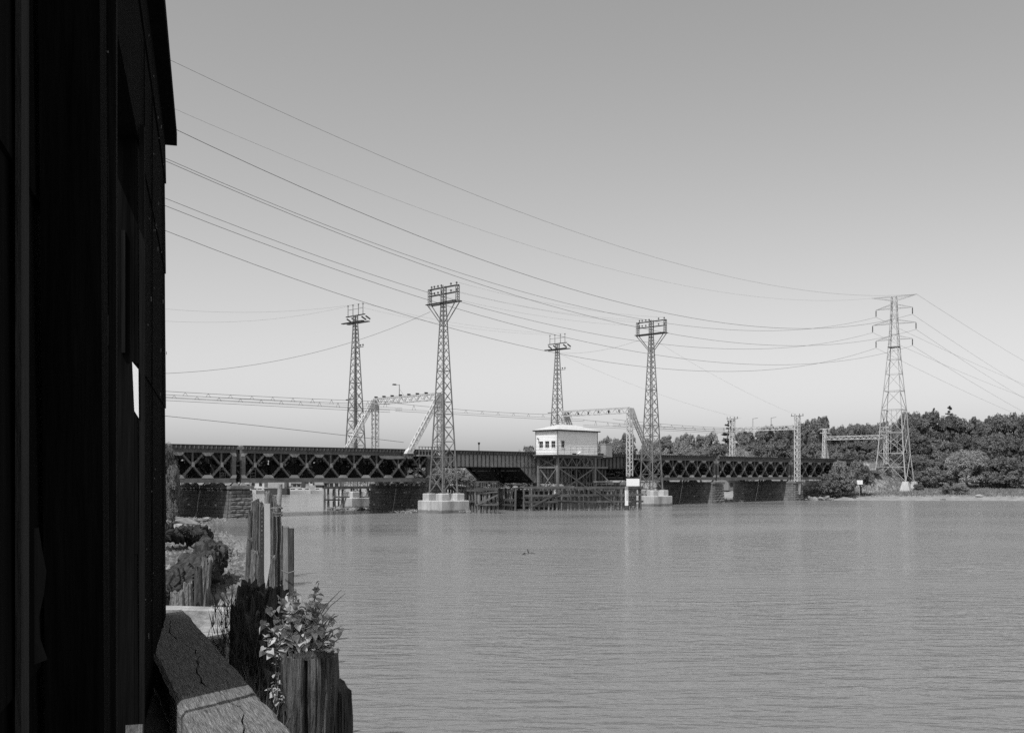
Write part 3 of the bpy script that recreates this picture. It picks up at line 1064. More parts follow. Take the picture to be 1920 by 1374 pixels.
# ------------------------------------------------------------------ control house and trestle
HX, HY, HZ = 39.6, -4.0, 6.47
t = bthing('control_house', 'white bridge control house with hip roof on steel legs', 'house', HX, HY, HZ)
LX, LY, EH = 7.2, 3.5, 2.78
def wall_panels(u0, u1, z0, z1, holes, put):
    us = sorted({u0, u1} | {h[0] for h in holes} | {h[1] for h in holes})
    zs = sorted({z0, z1} | {h[2] for h in holes} | {h[3] for h in holes})
    for a, b in zip(us[:-1], us[1:]):
        for c, d in zip(zs[:-1], zs[1:]):
            if any(h[0] <= a and b <= h[1] and h[2] <= c and d <= h[3] for h in holes):
                continue
            put(a, b, c, d)
lw = [(.3, .96, .79, 1.58), (1.3, 1.97, .79, 1.58), (2.3, 2.95, .79, 1.58)]
m = MB(); wall_panels(.1, LY, 0, EH, lw, lambda a, b, c, d: m.box(0, .1, a, b, c, d)); m.build('wall', 'white_wall', t)
rw = [(.65, 1.25, .79, 1.62)]
m = MB(); wall_panels(0, LX, 0, EH, rw, lambda a, b, c, d: m.box(a, b, 0, .1, c, d)); m.build('wall', 'white_wall', t)
MB().box(LX - .1, LX, .1, LY, 0, EH).build('wall', 'white_wall', t)
MB().box(.1, LX - .1, LY - .1, LY, 0, EH).build('wall', 'white_wall', t)
zc = 0.0
while zc < EH - .05:
    z1 = min(zc + .19, EH)
    ends = []
    wall_panels(.06, LY - .06, zc, z1, [(h[0] - .075, h[1] + .075, max(h[2] - .075, zc), min(h[3] + .075, z1)) for h in lw if h[2] - .075 < z1 and h[3] + .075 > zc], lambda a, b, c, d: ends.append(('x', a, b, c, d)))
    wall_panels(.06, LX - .06, zc, z1, [(h[0] - .075, h[1] + .075, max(h[2] - .075, zc), min(h[3] + .075, z1)) for h in rw if h[2] - .075 < z1 and h[3] + .075 > zc], lambda a, b, c, d: ends.append(('y', a, b, c, d)))
    for ax_, a, b, c, d in ends:
        if d - c < .02:
            continue
        m = MB()
        if ax_ == 'x':
            m.prism([(-.025, c + .004), (-.002, c + .004), (-.002, d), (-.008, d)], 'y', a, b)
        else:
            m.prism([(-.025, c + .004), (-.002, c + .004), (-.002, d), (-.008, d)], 'x', a, b)
        m.build('clapboard', 'white_wall', t)
    zc += .19
def hwin(axis, a, b, c, d):
    def bx(m, u0, u1, w0, w1, z0, z1):
        return m.box(w0, w1, u0, u1, z0, z1) if axis == 'x' else m.box(u0, u1, w0, w1, z0, z1)
    f = MB()
    bx(f, a - .07, a, -.03, .08, c - .07, d + .07); bx(f, b, b + .07, -.03, .08, c - .07, d + .07)
    bx(f, a, b, -.03, .08, d, d + .07); bx(f, a, b, -.05, .08, c - .07, c)
    win = f.build('window', 'white_wall', t)
    s = MB()
    zm = (c + d) / 2
    for z0, z1, w0 in ((c, zm + .02, .02), (zm - .02, d, .05)):
        bx(s, a, a + .05, w0, w0 + .03, z0, z1); bx(s, b - .05, b, w0, w0 + .03, z0, z1)
        bx(s, a + .05, b - .05, w0, w0 + .03, z0, z0 + .06); bx(s, a + .05, b - .05, w0, w0 + .03, z1 - .05, z1)
        bx(s, (a + b) / 2 - .015, (a + b) / 2 + .015, w0, w0 + .03, z0 + .06, z1 - .05)
    s.build('sash', 'trim_grey', win)
    bx(MB(), a, b, .085, .095, c, d).build('pane', 'glass_dark', win)
for h_ in lw:
    hwin('x', *h_)
hwin('y', *rw[0])
ov = .28
e = [(-ov, -ov, EH), (LX + ov, -ov, EH), (LX + ov, LY + ov, EH), (-ov, LY + ov, EH)]
e2 = [(x, y, EH + .14) for x, y, z in e]
rd = [(2.1, LY / 2, EH + .86), (LX - 2.1, LY / 2, EH + .86)]
rf = MB().add([(x, y, z + .002) for x, y, z in e2] + rd, [(0, 1, 5, 4), (1, 2, 5), (2, 3, 4, 5), (3, 0, 4), (3, 2, 1, 0)]).build('roof', 'roof_pale', t)
MB().add([(x, y, z + .001) for x, y, z in e] + e2, [(3, 2, 1, 0), (4, 5, 6, 7), (0, 1, 5, 4), (1, 2, 6, 5), (2, 3, 7, 6), (3, 0, 4, 7)]).build('fascia', 'steel_black', rf)
for x, y in ((0, 0), (LX, 0), (0, LY)):
    MB().box(x - .05, x + .05, y - .05, y + .05, .01, EH - .01).build('corner_board', 'trim_grey', t)
MB().tube((-.06, 2.95, 1.75), (-.3, 2.95, 1.95), .05, .1, 8).build('wall_lamp', 'steel_dark', t)
MB().box(-.5, 8.3, -.55, 4.0, -.14, -.005).build('platform', 'steel_dark', t)
for k in range(8):
    MB().box(k * 1.1 - .45, k * 1.1 - .425, -.52, -.495, -.004, .95).build('rail_post', 'rail_grey', t)
for z in (.5, .95):
    MB().box(-.45, 7.4, -.52, -.495, z, z + .025).build('handrail', 'rail_grey', t)
    MB().box(-.48, -.455, -.49, 3.9, z, z + .025).build('handrail', 'rail_grey', t)
MB().bar((3.5, -.2, .0), (3.95, -.2, .25), .35, .2, (0, 1, 0)).build('float', 'white_sign', t)
MB().bar((2.5, -.25, .05), (2.9, -.25, .05), .2, .3, (0, 1, 0)).build('tool_box', 'steel_black', t)

t = bthing('steel_trestle', 'braced steel legs carrying the white control house', 'trestle', HX, HY, 1.6)
hz = HZ - .16 - 1.6
for x in (.25, 6.95):
    for y in (.2, 3.3):
        MB().box(x - .13, x + .13, y - .13, y + .13, .02, hz).build('leg', 'tower_steel', t)
        MB().box(x - .35, x + .35, y - .35, y + .35, -.1, .02).build('base_plate', 'steel_dark', t)
zm = 3.35
for y in (.2, 3.3):
    MB().box(.38, 6.82, y - .09, y + .09, zm - .1, zm + .1).build('strut', 'tower_steel', t)
    MB().box(7.08, 9.3, y - .09, y + .09, zm - .1, zm + .1).build('strut', 'tower_steel', t)
    MB().box(-.4, 8.3, y - .1, y + .1, hz - .25, hz).build('cap_beam', 'steel_dark', t)
    MB().bar((.4, y - .05, zm - .1), (6.8, y - .05, .3), .12, .08, (0, 1, 0)).build('brace', 'tower_steel', t)
    MB().bar((6.8, y + .05, zm - .1), (.4, y + .05, .3), .12, .08, (0, 1, 0)).build('brace', 'tower_steel', t)
    for k in range(4):
        x0 = .4 + k * 1.6
        MB().bar((x0, y, zm + .1), (x0 + .8, y, hz - .25), .1, .08, (0, 1, 0)).build('brace', 'tower_steel', t)
        MB().bar((x0 + .8, y + .02, hz - .25), (x0 + 1.6, y + .02, zm + .1), .1, .05, (0, 1, 0)).build('brace', 'tower_steel', t)
for x in (.25, 6.95):
    MB().box(x - .09, x + .09, .33, 3.17, zm - .1, zm + .1).build('strut', 'tower_steel', t)
    MB().bar((x - .05, .33, zm - .1), (x - .05, 3.17, .3), .12, .08, (1, 0, 0)).build('brace', 'tower_steel', t)
    MB().bar((x + .05, 3.17, zm - .1), (x + .05, .33, .3), .12, .08, (1, 0, 0)).build('brace', 'tower_steel', t)
    MB().bar((x - .05, .33, zm + .1), (x - .05, 3.17, hz - .2), .1, .08, (1, 0, 0)).build('brace', 'tower_steel', t)
    MB().bar((x + .05, 3.17, zm + .1), (x + .05, .33, hz - .2), .1, .08, (1, 0, 0)).build('brace', 'tower_steel', t)
MB().bar((6.95, .2, zm), (8.9, -.3, 1.75), .1).build('brace', 'tower_steel', t)
MB().box(6.4, 9.4, -.6, .0, 1.55, 1.72).build('gangway', 'tower_steel', t)

t = bthing('rest_pier', 'low dark masonry pier under the control house', 'bridge pier', 39.0, -4.6, -1.5)
MB().box(0, 9.2, 0, 14.3, 0, 2.98).build('core', 'mortar', t)
MB().box(-.1, 9.3, -.1, 14.4, 2.982, 3.1 - .11).build('coping', 'stone', t)

# ------------------------------------------------------------------ timber fenders
def pile_mesh(seed, taper=.8):
    rg = random.Random(seed)
    b = MB()
    n = 8
    rings = 5
    vs = []
    for j in range(rings):
        f = j / (rings - 1)
        ox, oy = rg.uniform(-.04, .04), rg.uniform(-.04, .04)
        for i in range(n):
            a = 2 * math.pi * i / n
            r = (1 - (1 - taper) * f) * rg.uniform(.88, 1.08)
            vs.append((r * math.cos(a) + ox, r * math.sin(a) + oy, f))
    fs = [(j * n + i, j * n + (i + 1) % n, (j + 1) * n + (i + 1) % n, (j + 1) * n + i) for j in range(rings - 1) for i in range(n)]
    fs += [tuple(reversed(range(n))), tuple(range((rings - 1) * n, rings * n))]
    return b.add(vs, fs).mesh('pile', 'pile_wood')
PILES = [pile_mesh(i) for i in range(5)]

def fender(label, pts, spacing, rails, ztop, seed, deck=None, rad=.145, jitter=.25, name='timber_fender', railing=None, skip=()):
    """pts: plan polyline in world metres"""
    rg = random.Random(seed)
    pts = [Vector((p[0], p[1], 0)) for p in pts]
    t = thing(name, label, 'timber fender', pts[0], 0, 'timber pile fenders along the channel')
    o = pts[0]
    for a, b in zip(pts[:-1], pts[1:]):
        d = b - a
        L = d.length
        d.normalize()
        nrm = Vector((d.y, -d.x, 0))
        if nrm.y > 0:
            nrm = -nrm
        x = .1
        while x < L:
            p = a + d * x - o
            inst('pile', rg.choice(PILES), t, (p.x, p.y, -1.5), (rg.uniform(-.02, .02), rg.uniform(-.02, .02), rg.uniform(0, 6)),
                 (rad * rg.uniform(.85, 1.15), rad * rg.uniform(.85, 1.15), 1.5 + ztop + rg.uniform(-.25, .1)))
            x += spacing * rg.uniform(1 - jitter, 1 + jitter)
        for z, h in rails:
            x = 0
            while x < L - .3:
                l = min(rg.uniform(4, 6.5), L - x)
                if L - x - l < 1.2:
                    l = L - x
                p0 = a + d * x + nrm * (rad + .1) - o
                p1 = a + d * (x + l - .04) + nrm * (rad + .1) - o
                dz = rg.uniform(-.04, .04)
                MB().bar(p0 + Vector((0, 0, z + dz)), p1 + Vector((0, 0, z + rg.uniform(-.05, .05))), .16, h).build('rail', 'rail_wood', t)
                x += l
        if railing:
            z0, z1 = railing
            x = .1
            while x < L:
                p = a + d * x - o
                MB().box(p.x - .025, p.x + .025, p.y - .025, p.y + .025, z0, z1).build('railing_post', 'rail_wood', t)
                x += .62
            MB().bar(a - o + Vector((0, 0, z1)), b - o + Vector((0, 0, z1)), .05, .05).build('top_rail', 'rail_wood', t)
    return t
FRONT = [(1.3, 120.0), (15.3, 125.0)]
fender('long timber fender of piles and three rails in front of the control house', FRONT, .52,
       ((2.62, .26), (1.72, .24), (1.0, .22)), 2.6, 11)
fender('inner row of fender piles behind the long fender', [(2.2, 122.6), (16, 127.3)], 3.4, ((2.45, .12),), 2.4, 12, railing=(2.5, 3.15))
fender('dark channel fender running back under the bascule leaf', [(.4, 120.8), (-3.5, 133.5)], 1.0, ((2.3, .25), (1.2, .25), (.6, .2)), 2.5, 13)
fender('short fender of crowded piles right of the left tall tower', [(-3.9, 112.6), (-1.35, 112.2)], .5,
       ((2.55, .3), (.95, .18)), 2.5, 14, railing=(2.65, 3.35), jitter=.35)
fender('fender row going back from the crowded piles under the bridge', [(-1.5, 113.2), (-8.0, 127)], .9, ((2.5, .25), (1.0, .2)), 2.5, 15, railing=(2.6, 3.3))
fender('fender row behind the left footing pedestals', [(-6.4, 119.0), (-2.8, 114.2)], .55, ((2.4, .22), (1.2, .2)), 2.4, 16, railing=(2.5, 3.25))
fender('fender end with cross rails at the far left footing', [(-22.0, 124.6), (-20.2, 125.4)], .55, ((2.55, .25), (1.15, .16)), 2.6, 17, railing=(2.7, 3.5))
fender('railed fender row running right from the far left footing', [(-21.2, 127.2), (-13.5, 130.5)], .95, ((2.55, .3), (1.4, .2)), 2.6, 18, railing=(2.7, 3.6))
# timber-sheathed channel wall under the bascule heel: upright planks one by one
t = bthing('sheathed_wall', 'dark wall of upright planks lining the channel under the bascule leaf', 'timber wall', 38.2, -4.5, -1.2)
rgw = random.Random(71)
yy = 0.0
while yy < 15.5:
    wd = rgw.uniform(.26, .4)
    MB().box(rgw.uniform(-.04, .02), .12, yy, yy + wd - .02, 0, 3.6 + rgw.uniform(-.25, .15)).build('plank', 'plank_dark', t)
    yy += wd
for z in (1.6, 2.5, 3.4):
    MB().box(-.22, -.05, 0, 15.4, z - .1, z + .1).build('waler', 'plank_dark', t)
t = bthing('sheathed_wall', 'dark planked wall on the far side of the channel behind the left footing', 'timber wall', 26.4, 5.5, -1.2)
yy = 0.0
while yy < 9.5:
    wd = rgw.uniform(.26, .4)
    MB().box(rgw.uniform(-.04, .02), .12, yy, yy + wd - .02, 0, 3.5 + rgw.uniform(-.25, .15)).build('plank', 'plank_dark', t)
    yy += wd
# loose cross timbers
for k, (p, q, lab) in enumerate((((-3.8, 112.3, .85), (-1.5, 111.9, 1.95), 'slanting loose timber across the crowded piles'),
                                 ((-3.6, 112.5, 2.1), (-1.5, 112.0, 2.28), 'fallen plank lying along the crowded piles'),
                                 ((5.2, 121.0, 1.13), (9.3, 122.6, .95), 'broken lower rail sagging off the long fender'),
                                 ((2.0, 119.9, .35), (5.6, 121.2, 2.2), 'diagonal timber brace on the left part of the long fender'),
                                 ((9.5, 122.6, 2.3), (12.4, 123.7, .4), 'diagonal timber brace near the white gauge board'))):
    pc = (Vector(p) + Vector(q)) / 2
    MB().bar(Vector(p) - pc, Vector(q) - pc, .16, .16).build('loose_timber', 'rail_wood', None, loc=pc, label=lab, category='timber')

# gauge board and blank board
gp = Vector((13.3, 124.0, 0))
t = thing('tide_gauge', 'white vertical water-level board on the long timber fender', 'gauge board', gp, R(20))
MB().box(-.21, .21, -.06, 0, .5, 2.28).build('board', 'white_sign', t)
MB().box(-.21, .21, -.062, 0, 2.282, 2.72).build('upper_board', 'trim_grey', t)
MB().box(-.2, .2, -.05, 0, -.4, .498).build('lower_board', 'rail_wood', t)
for z in (1.78, 2.45):
    MB().box(-.42, .42, -.02, .08, z - .05, z + .05).build('cleat', 'rail_wood', t)
for z in (2.12, 1.85, 1.62, 1.4, 1.18):
    m = MB().box(-.02, .12, -.068, -.061, z + .04, z + .075)
    m.box(.08, .12, -.068, -.061, z - .04, z + .04)
    m.box(-.02, .08, -.068, -.061, z - .075, z - .04)
    m.build('mark', 'steel_black', t)
t = thing('blank_board', 'blank white rectangular board above the end of the long fender', 'sign', (14.1, 124.4, 2.75), R(14))
MB().box(-.8, .8, -.03, .03, 0, .86).build('panel', 'white_sign', t)
MB().box(-.75, -.68, .031, .1, -.9, .8).build('post', 'rail_wood', t)
MB().box(.68, .75, .031, .1, -.9, .8).build('post', 'rail_wood', t)

# ------------------------------------------------------------------ transmission pylon
PYC = Vector((67.7, 189.0, 1.4)); PYR = R(-35)
PYM = Matrix.Translation(PYC) @ Matrix.Rotation(PYR, 4, 'Z')
t = thing('transmission_pylon', 'tall steel transmission pylon with three pairs of arms on the right bank', 'pylon', PYC, PYR)
lev = [(1.5, 2.72), (6.5, 2.2), (10.2, 1.95), (14.2, 1.7), (17.5, 1.42), (20.5, 1.17), (23.1, .97), (25.4, .8), (27.6, .66), (29.6, .56), (31.9, .47), (34.2, .4)]
cs = [(-1, -1), (1, -1), (1, 1), (-1, 1)]
for i, j in cs:
    for (z0, h0), (z1, h1) in zip(lev[:-1], lev[1:]):
        w = .17 if z0 < 14 else .11
        MB().bar((i * h0, j * h0, z0), (i * h1, j * h1, z1), w, w, (1, 0, 0)).build('leg', 'pylon_steel', t)
for k, ((z0, h0), (z1, h1)) in enumerate(zip(lev[:-1], lev[1:])):
    for f in range(4):
        (a, b_), (c, d) = cs[f], cs[(f + 1) % 4]
        w = .075 if k < 4 else .05
        out = Vector(((a + c) / 2, (b_ + d) / 2, 0)) * .04
        pA, pB = Vector((a * h0, b_ * h0, z0)), Vector((c * h0, d * h0, z0))
        qA, qB = Vector((a * h1, b_ * h1, z1)), Vector((c * h1, d * h1, z1))
        if k in (0, 1, 2, 9, 10) or f % 2 == 0:
            MB().bar(pA + out, qB + out, w, w).build('brace', 'pylon_steel', t)
        if k in (0, 1, 2, 9, 10) or f % 2 == 1:
            MB().bar(pB - out, qA - out, w, w).build('brace', 'pylon_steel', t)
        MB().bar(qA, qB, w * 1.2, w * 1.2).build('horizontal', 'pylon_steel', t)
        if k == 0:
            pm = (pA + pB + qA + qB) / 4
            MB().bar(Vector((a * 2.45, b_ * 2.45, 4.1)), Vector((c * 2.45, d * 2.45, 4.1)), .08).build('horizontal', 'pylon_steel', t)
        if k in (1, 2):
            MB().bar((pA + pB) / 2 + (qA - pA) * .02, (qA + qB) / 2, .07).build('brace', 'pylon_steel', t)
for x0, x1 in ((-.9, -.1), (.1, .9)):
    MB().box(x0, x1, -.9, .9, 25.2, 25.32).build('platform', 'steel_dark', t)
TIPS = {}
for nm, zt, zr, al in (('low', 26.6, 27.3, 3.15), ('mid', 29.4, 30.1, 3.75), ('up', 32.1, 32.8, 3.15), ('top', 34.3, 33.6, 3.85)):
    for sg in (-1, 1):
        tip = Vector((sg * al, 0, zt))
        hh = .55
        m = MB()
        for j in (-1, 1):
            m.bar((sg * hh, j * hh, zt + .05 if nm != 'top' else 34.2), tip, .07)
            m.bar((sg * hh, j * hh, zr), tip, .07)
        arm = m.build('crossarm', 'pylon_steel', t)
        if nm != 'top':
            st = MB()
            st.tube(tip, tip - Vector((0, 0, .15)), .03, .03, 6)
            for q in range(7):
                z = zt - .15 - q * .15
                st.tube((tip.x, 0, z), (tip.x, 0, z - .13), .12, .05, 8)
            st.build('insulator', 'insulator', arm)
            TIPS[(nm, sg)] = PYM @ (tip - Vector((0, 0, 1.25)))
        else:
            TIPS[(nm, sg)] = PYM @ tip
for n_, (i, j) in enumerate(cs):
    b = MB()
    vs = [(x * .95, y * .95, -.6) for x, y in cs] + [(x * .45, y * .45, 1.55) for x, y in cs]
    vs = [(i * 2.72 + x, j * 2.72 + y, z) for x, y, z in vs]
    b.add(vs, [(3, 2, 1, 0), (4, 5, 6, 7), (0, 1, 5, 4), (1, 2, 6, 5), (2, 3, 7, 6), (3, 0, 4, 7)])
    b.build('foot_block', 'concrete', t)

# ------------------------------------------------------------------ wires
def wire(name, label, p0, q, img, r=.03, group=None, tmax=1.0, n=40):
    """p0: world end point, q: plan point of the other end, img: photograph points on the wire used to work out its sag"""
    q = Vector((q[0], q[1], 0))
    A = Vector((p0.x, p0.y, 0))
    D = q - A
    rows = []; rhs = []
    for px, y in img:
        u = (px - 960) / FPX
        tt = (u * A.y - A.x) / (D.x - u * D.y)
        Y = A.y + tt * D.y
        z = EYE + (HOR - y) / FPX * Y
        rows.append((tt, tt * tt)); rhs.append(z - p0.z)
    if len(rows) == 1:
        tt = rows[0][0]
        b = 4.0
        a = (rhs[0] - b * tt * tt) / tt
    else:
        (a, b), *_ = np.linalg.lstsq(np.array(rows), np.array(rhs), rcond=None)
    pts = []
    for i in range(n + 1):
        tt = tmax * i / n
        p = A + D * tt
        pts.append(Vector((p.x, p.y, p0.z + a * tt + b * tt * tt)))
    return sag_wire(name, label, pts, r, group)
def sag_wire(name, label, pts, r, group=None):
    o = pts[0].copy()
    w_ = MB().path([p - o for p in pts], r * .7, 5).build(name, 'wire', None, loc=o)
    return tag(w_, label, 'wire', group)
def span_pts(p, q, sag, n=24):
    p, q = Vector(p), Vector(q)
    return [p.lerp(q, i / n) - Vector((0, 0, sag * 4 * (i / n) * (1 - i / n))) for i in range(n + 1)]
QC = Vector((-45, 60, 0)); QA = Vector((.75, -.66, 0))
def Q(sg, al):
    return QC + QA * (sg * al)
G = 'overhead wires strung from the pylon'
wire('power_line', 'topmost thin overhead wire sloping from the upper left to the pylon', TIPS[('top', 1)], Q(1, 3.8), [(313, 110), (582, 235), (900, 369)], .017, G)
wire('power_line', 'second faint overhead wire from the top ending at the pylon peak', TIPS[('top', -1)], Q(-1, 3.8), [(330, 207), (613, 322), (895, 430)], .012, G)
wire('power_line', 'thick dark overhead wire, third from the top at the shed eave', TIPS[('up', 1)], Q(1, 3.1), [(327, 245), (519, 329), (890, 479), (1220, 583)], .03, G)
wire('power_line', 'upper wire of the closest pair crossing the sky', TIPS[('up', -1)], Q(-1, 3.1), [(310, 297), (765, 479)], .026, G)
wire('power_line', 'lower wire of the closest pair crossing the sky', TIPS[('mid', 1)], Q(1, 3.7), [(310, 302), (744, 479)], .026, G)
wire('power_line', 'upper wire of the wider lower pair crossing behind the tallest tower', TIPS[('mid', -1)], Q(-1, 3.7), [(310, 372), (592, 479)], .026, G)
wire('power_line', 'lower wire of the wider lower pair crossing behind the tallest tower', TIPS[('low', 1)], Q(1, 3.1), [(310, 386), (555, 479)], .026, G)
wire('power_line', 'lowest of the long wires running from the shed to the pylon', TIPS[('low', -1)], Q(-1, 3.1), [(310, 433), (433, 479), (640, 553)], .028, G)
G2 = 'wires leaving the pylon to the right'
P2 = Vector((190, 355, 0)); PA = Vector((.8, -.6, 0))
for key, y2, lab in ((('top', 1), 633, 'topmost thin wire leaving the pylon on the right'), (('up', 1), 679, 'second wire leaving the pylon on the right'),
                     (('mid', 1), 702, 'third wire leaving the pylon on the right'), (('low', 1), 731, 'fourth wire leaving the pylon on the right'),
                     (('up', -1), 690, 'faint wire from the far upper arm leaving right'), (('mid', -1), 716, 'faint wire from the far middle arm leaving right'),
                     (('low', -1), 751, 'lowest wire leaving the pylon on the right')):
    p = P2 + PA * (key[1] * 3.2)
    wire('power_line', lab, TIPS[key], (p.x, p.y), [(1847, y2)], .024, G2, 1.0)
G3 = 'thin wires between the lattice towers'
for k, (dy, z) in enumerate(((-2.1, 24.5), (1.5, 24.5), (-1.2, 23.8), (1.95, 23.8))):
    sag_wire('tower_wire', 'faint wire between the two framed towers, %s' % ('outer upper', 'inner upper', 'outer lower', 'inner lower')[k],
             span_pts(bw_(TA[0], TA[1] + dy, z), bw_(TC[0], TC[1] + dy, z), .7), .010, G3)
for k, dy in enumerate((-1.5, .5)):
    sag_wire('tower_wire', 'faint wire from the far left tower off to the left, %s' % ('near', 'far')[k],
             span_pts(bw_(TB[0], TB[1] + dy, 24.7), bw_(-30, TB[1] + dy, 24.0), 3.2 + k), .010, G3)
    sag_wire('tower_wire', 'faint wire between the two pinned towers, %s' % ('near', 'far')[k],
             span_pts(bw_(TB[0], TB[1] + dy, 24.7), bw_(TD[0], TD[1] + dy, 24.7), .8), .009, G3)
wire('tower_wire', 'single wire rising from the shed to the tallest tower platform', bw_(TA[0], TA[1] + 2.2, 21.8), bw_(-22, -.6).xy, [(313, 700), (560, 668)], .022, G3)
wire('tower_wire', 'low slack wire just above the left truss deck', at(757, 829, 112.5), bw_(-22, -.8).xy, [(313, 780), (530, 803)], .03, G3)
sag_wire('tower_wire', 'slanting wire from the far right tower down toward the trees', span_pts(bw_(TD[0], TD[1], 22), bw_(98.6, 9, 13.4), .8), .012, G3)
sag_wire('tower_wire', 'wire from the right framed tower to the gantry mast beyond', span_pts(bw_(TC[0], TC[1], 22), bw_(98.6, -1.3, 13.5), .6), .010, G3)
sag_wire('tower_wire', 'slack wire between the right framed tower and the far pinned tower', span_pts(bw_(TC[0], TC[1] + 2, 21.9), bw_(TD[0], TD[1], 22.0), .6), .015, G3)
# trolley catenaries: messenger, contact wire and hangers
def catenary(label, s0, s1, y, z, n):
    t = bthing('catenary_wire', label, 'wire', s0, y, z, 'trolley catenaries above the tracks')
    L = s1 - s0
    pts = [Vector((L * i / n, 0, .55 - .35 * 4 * (i / n) * (1 - i / n))) for i in range(n + 1)]
    MB().path(pts, .018, 4).build('messenger', 'wire', t)
    MB().path([Vector((L * i / n, 0, -.35)) for i in (0, n)], .018, 4).build('contact_wire', 'wire', t)
    MB().path([Vector((L * i / n, 0, -.12)) for i in (0, n)], .014, 4).build('auxiliary_wire', 'wire', t)
    for i in range(1, n):
        MB().bar(pts[i], (pts[i].x + .25, 0, -.12), .02).build('hanger', 'wire', t)
        MB().bar(pts[i], (pts[i].x - .25, 0, -.12), .02).build('hanger', 'wire', t)
catenary('faint triangular catenary above the far left track', -34, 24.2, 8.0, 11.6, 24)
catenary('faint catenary above the second left track', -34, 24.2, 5.8, 11.75, 24)
catenary('faint catenary between the middle gantries', 24.2, 57.0, 7.0, 11.7, 12)
catenary('faint catenary between the right tower and the pale gantry', 57.0, 98.6, 2.0, 10.9, 16)
catenary('faint catenary on the far track toward the pale gantry', 57.0, 98.6, 7.2, 11.0, 16)
catenary('catenary dipping behind the right trusses toward the pylon', 98.6, 129.4, 3.0, 9.9, 12)

# ------------------------------------------------------------------ trees
def leaf_cloud(rg, centers, radii, per, size, flat=1.0, outward=.75, droop=0.0):
    V = []
    for c, r in zip(centers, radii):
        n = int(per * (0.7 + 0.6 * rg.random()) * min(1.5, max(.25, (r / 1.1) ** 1.6)))
        d = rg.normal(size=(n, 3)); d /= np.linalg.norm(d, axis=1)[:, None]
        d[:, 2] = np.where(d[:, 2] < -.3, -d[:, 2] * .6, d[:, 2])
        rad = r * (.55 + .5 * rg.random(n) ** .6)
        p = np.array(c) + d * rad[:, None] * np.array([1, 1, flat])
        nrm = d * outward + rg.normal(size=(n, 3)) * .45 + np.array([0, 0, .25])
        nrm /= np.linalg.norm(nrm, axis=1)[:, None]
        t = np.cross(nrm, rg.normal(size=(n, 3))); t /= np.linalg.norm(t, axis=1)[:, None] + 1e-6
        if droop:
            t = t * (1 - droop) + np.array([0, 0, -1.0]) * droop
            t -= nrm * np.sum(t * nrm, 1)[:, None]
            t /= np.linalg.norm(t, axis=1)[:, None] + 1e-6
        b = np.cross(nrm, t)
        s = size * (.55 + .8 * rg.random(n))[:, None]
        asp = (.42 if not droop else .16)
        V.append(np.stack([p - t * s, p + b * s * asp + t * s * .1, p + t * s, p - b * s * asp + t * s * .1], 1).reshape(-1, 3))
    V = np.concatenate(V)
    return V, np.arange(len(V)).reshape(-1, 4)

def crown_variant(seed, rx, rz, nb, per, size, m, kind='broad'):
    """crown mesh in metres, centred on the trunk axis, z from 0 at the crown's underside to 2*rz"""
    rg = np.random.default_rng(seed)
    if kind == 'broad':
        C = []; Rr = []
        lob = rg.normal(size=(5, 3)); lob /= np.linalg.norm(lob, axis=1)[:, None]
        for i in range(nb):
            d = rg.normal(size=3); d /= np.linalg.norm(d)
            if d[2] < -.6:
                d[2] *= -1
            bulge = .8 + .3 * max(0, float(np.max(lob @ d)) - .55) / .45
            f = (.45 + .42 * rg.random()) * bulge
            C.append((d[0] * rx * f, d[1] * rx * f, rz + d[2] * rz * f))
            Rr.append(rx * (.11 + .22 * rg.random() ** 1.5))
        for i in range(nb // 3):
            d = rg.normal(size=3); d /= np.linalg.norm(d); d[2] = abs(d[2])
            f = .78 + .14 * rg.random()
            C.append((d[0] * rx * f, d[1] * rx * f, rz + d[2] * rz * f * .95)); Rr.append(rx * (.06 + .07 * rg.random()))
        for i in range(nb // 4):
            C.append(((rg.random() - .5) * rx * .9, (rg.random() - .5) * rx * .9, rz * (.3 + 1.0 * rg.random()))); Rr.append(rx * .4)
        V, F = leaf_cloud(rg, C, Rr, per, size)
    elif kind == 'willow':
        C = []; Rr = []
        for i in range(nb):
            d = rg.normal(size=3); d /= np.linalg.norm(d)
            d[2] = abs(d[2]) * 1.0 - .25
            C.append((d[0] * rx * .72, d[1] * rx * .72, rz + d[2] * rz * .72)); Rr.append(rx * (.2 + .14 * rg.random()))
        for i in range(nb):
            a = rg.random() * 6.28
            C.append((math.cos(a) * rx * .75, math.sin(a) * rx * .75, rz * (.15 + .9 * rg.random()))); Rr.append(rx * .18)
        V, F = leaf_cloud(rg, C, Rr, per, size, 1.25, .8, .55)
    else:
        C = []; Rr = []
        nbough = 42
        for k in range(nbough):
            f = (k + rg.random()) / nbough
            a = rg.random() * 6.28
            L = rx * ((1 - f) ** .7 * (.55 + .6 * rg.random()) + .1)
            for q in (.25, .5, .75, 1.0):
                C.append((math.cos(a) * L * q, math.sin(a) * L * q, 2 * rz * f + .5 * q * (1 - f) - .1)); Rr.append(max(.3, L * .3 * (1.15 - .4 * q)))
        V, F = leaf_cloud(rg, C, Rr, per, size, .45, .5)
    return raw_mesh('crown', V, F, m)

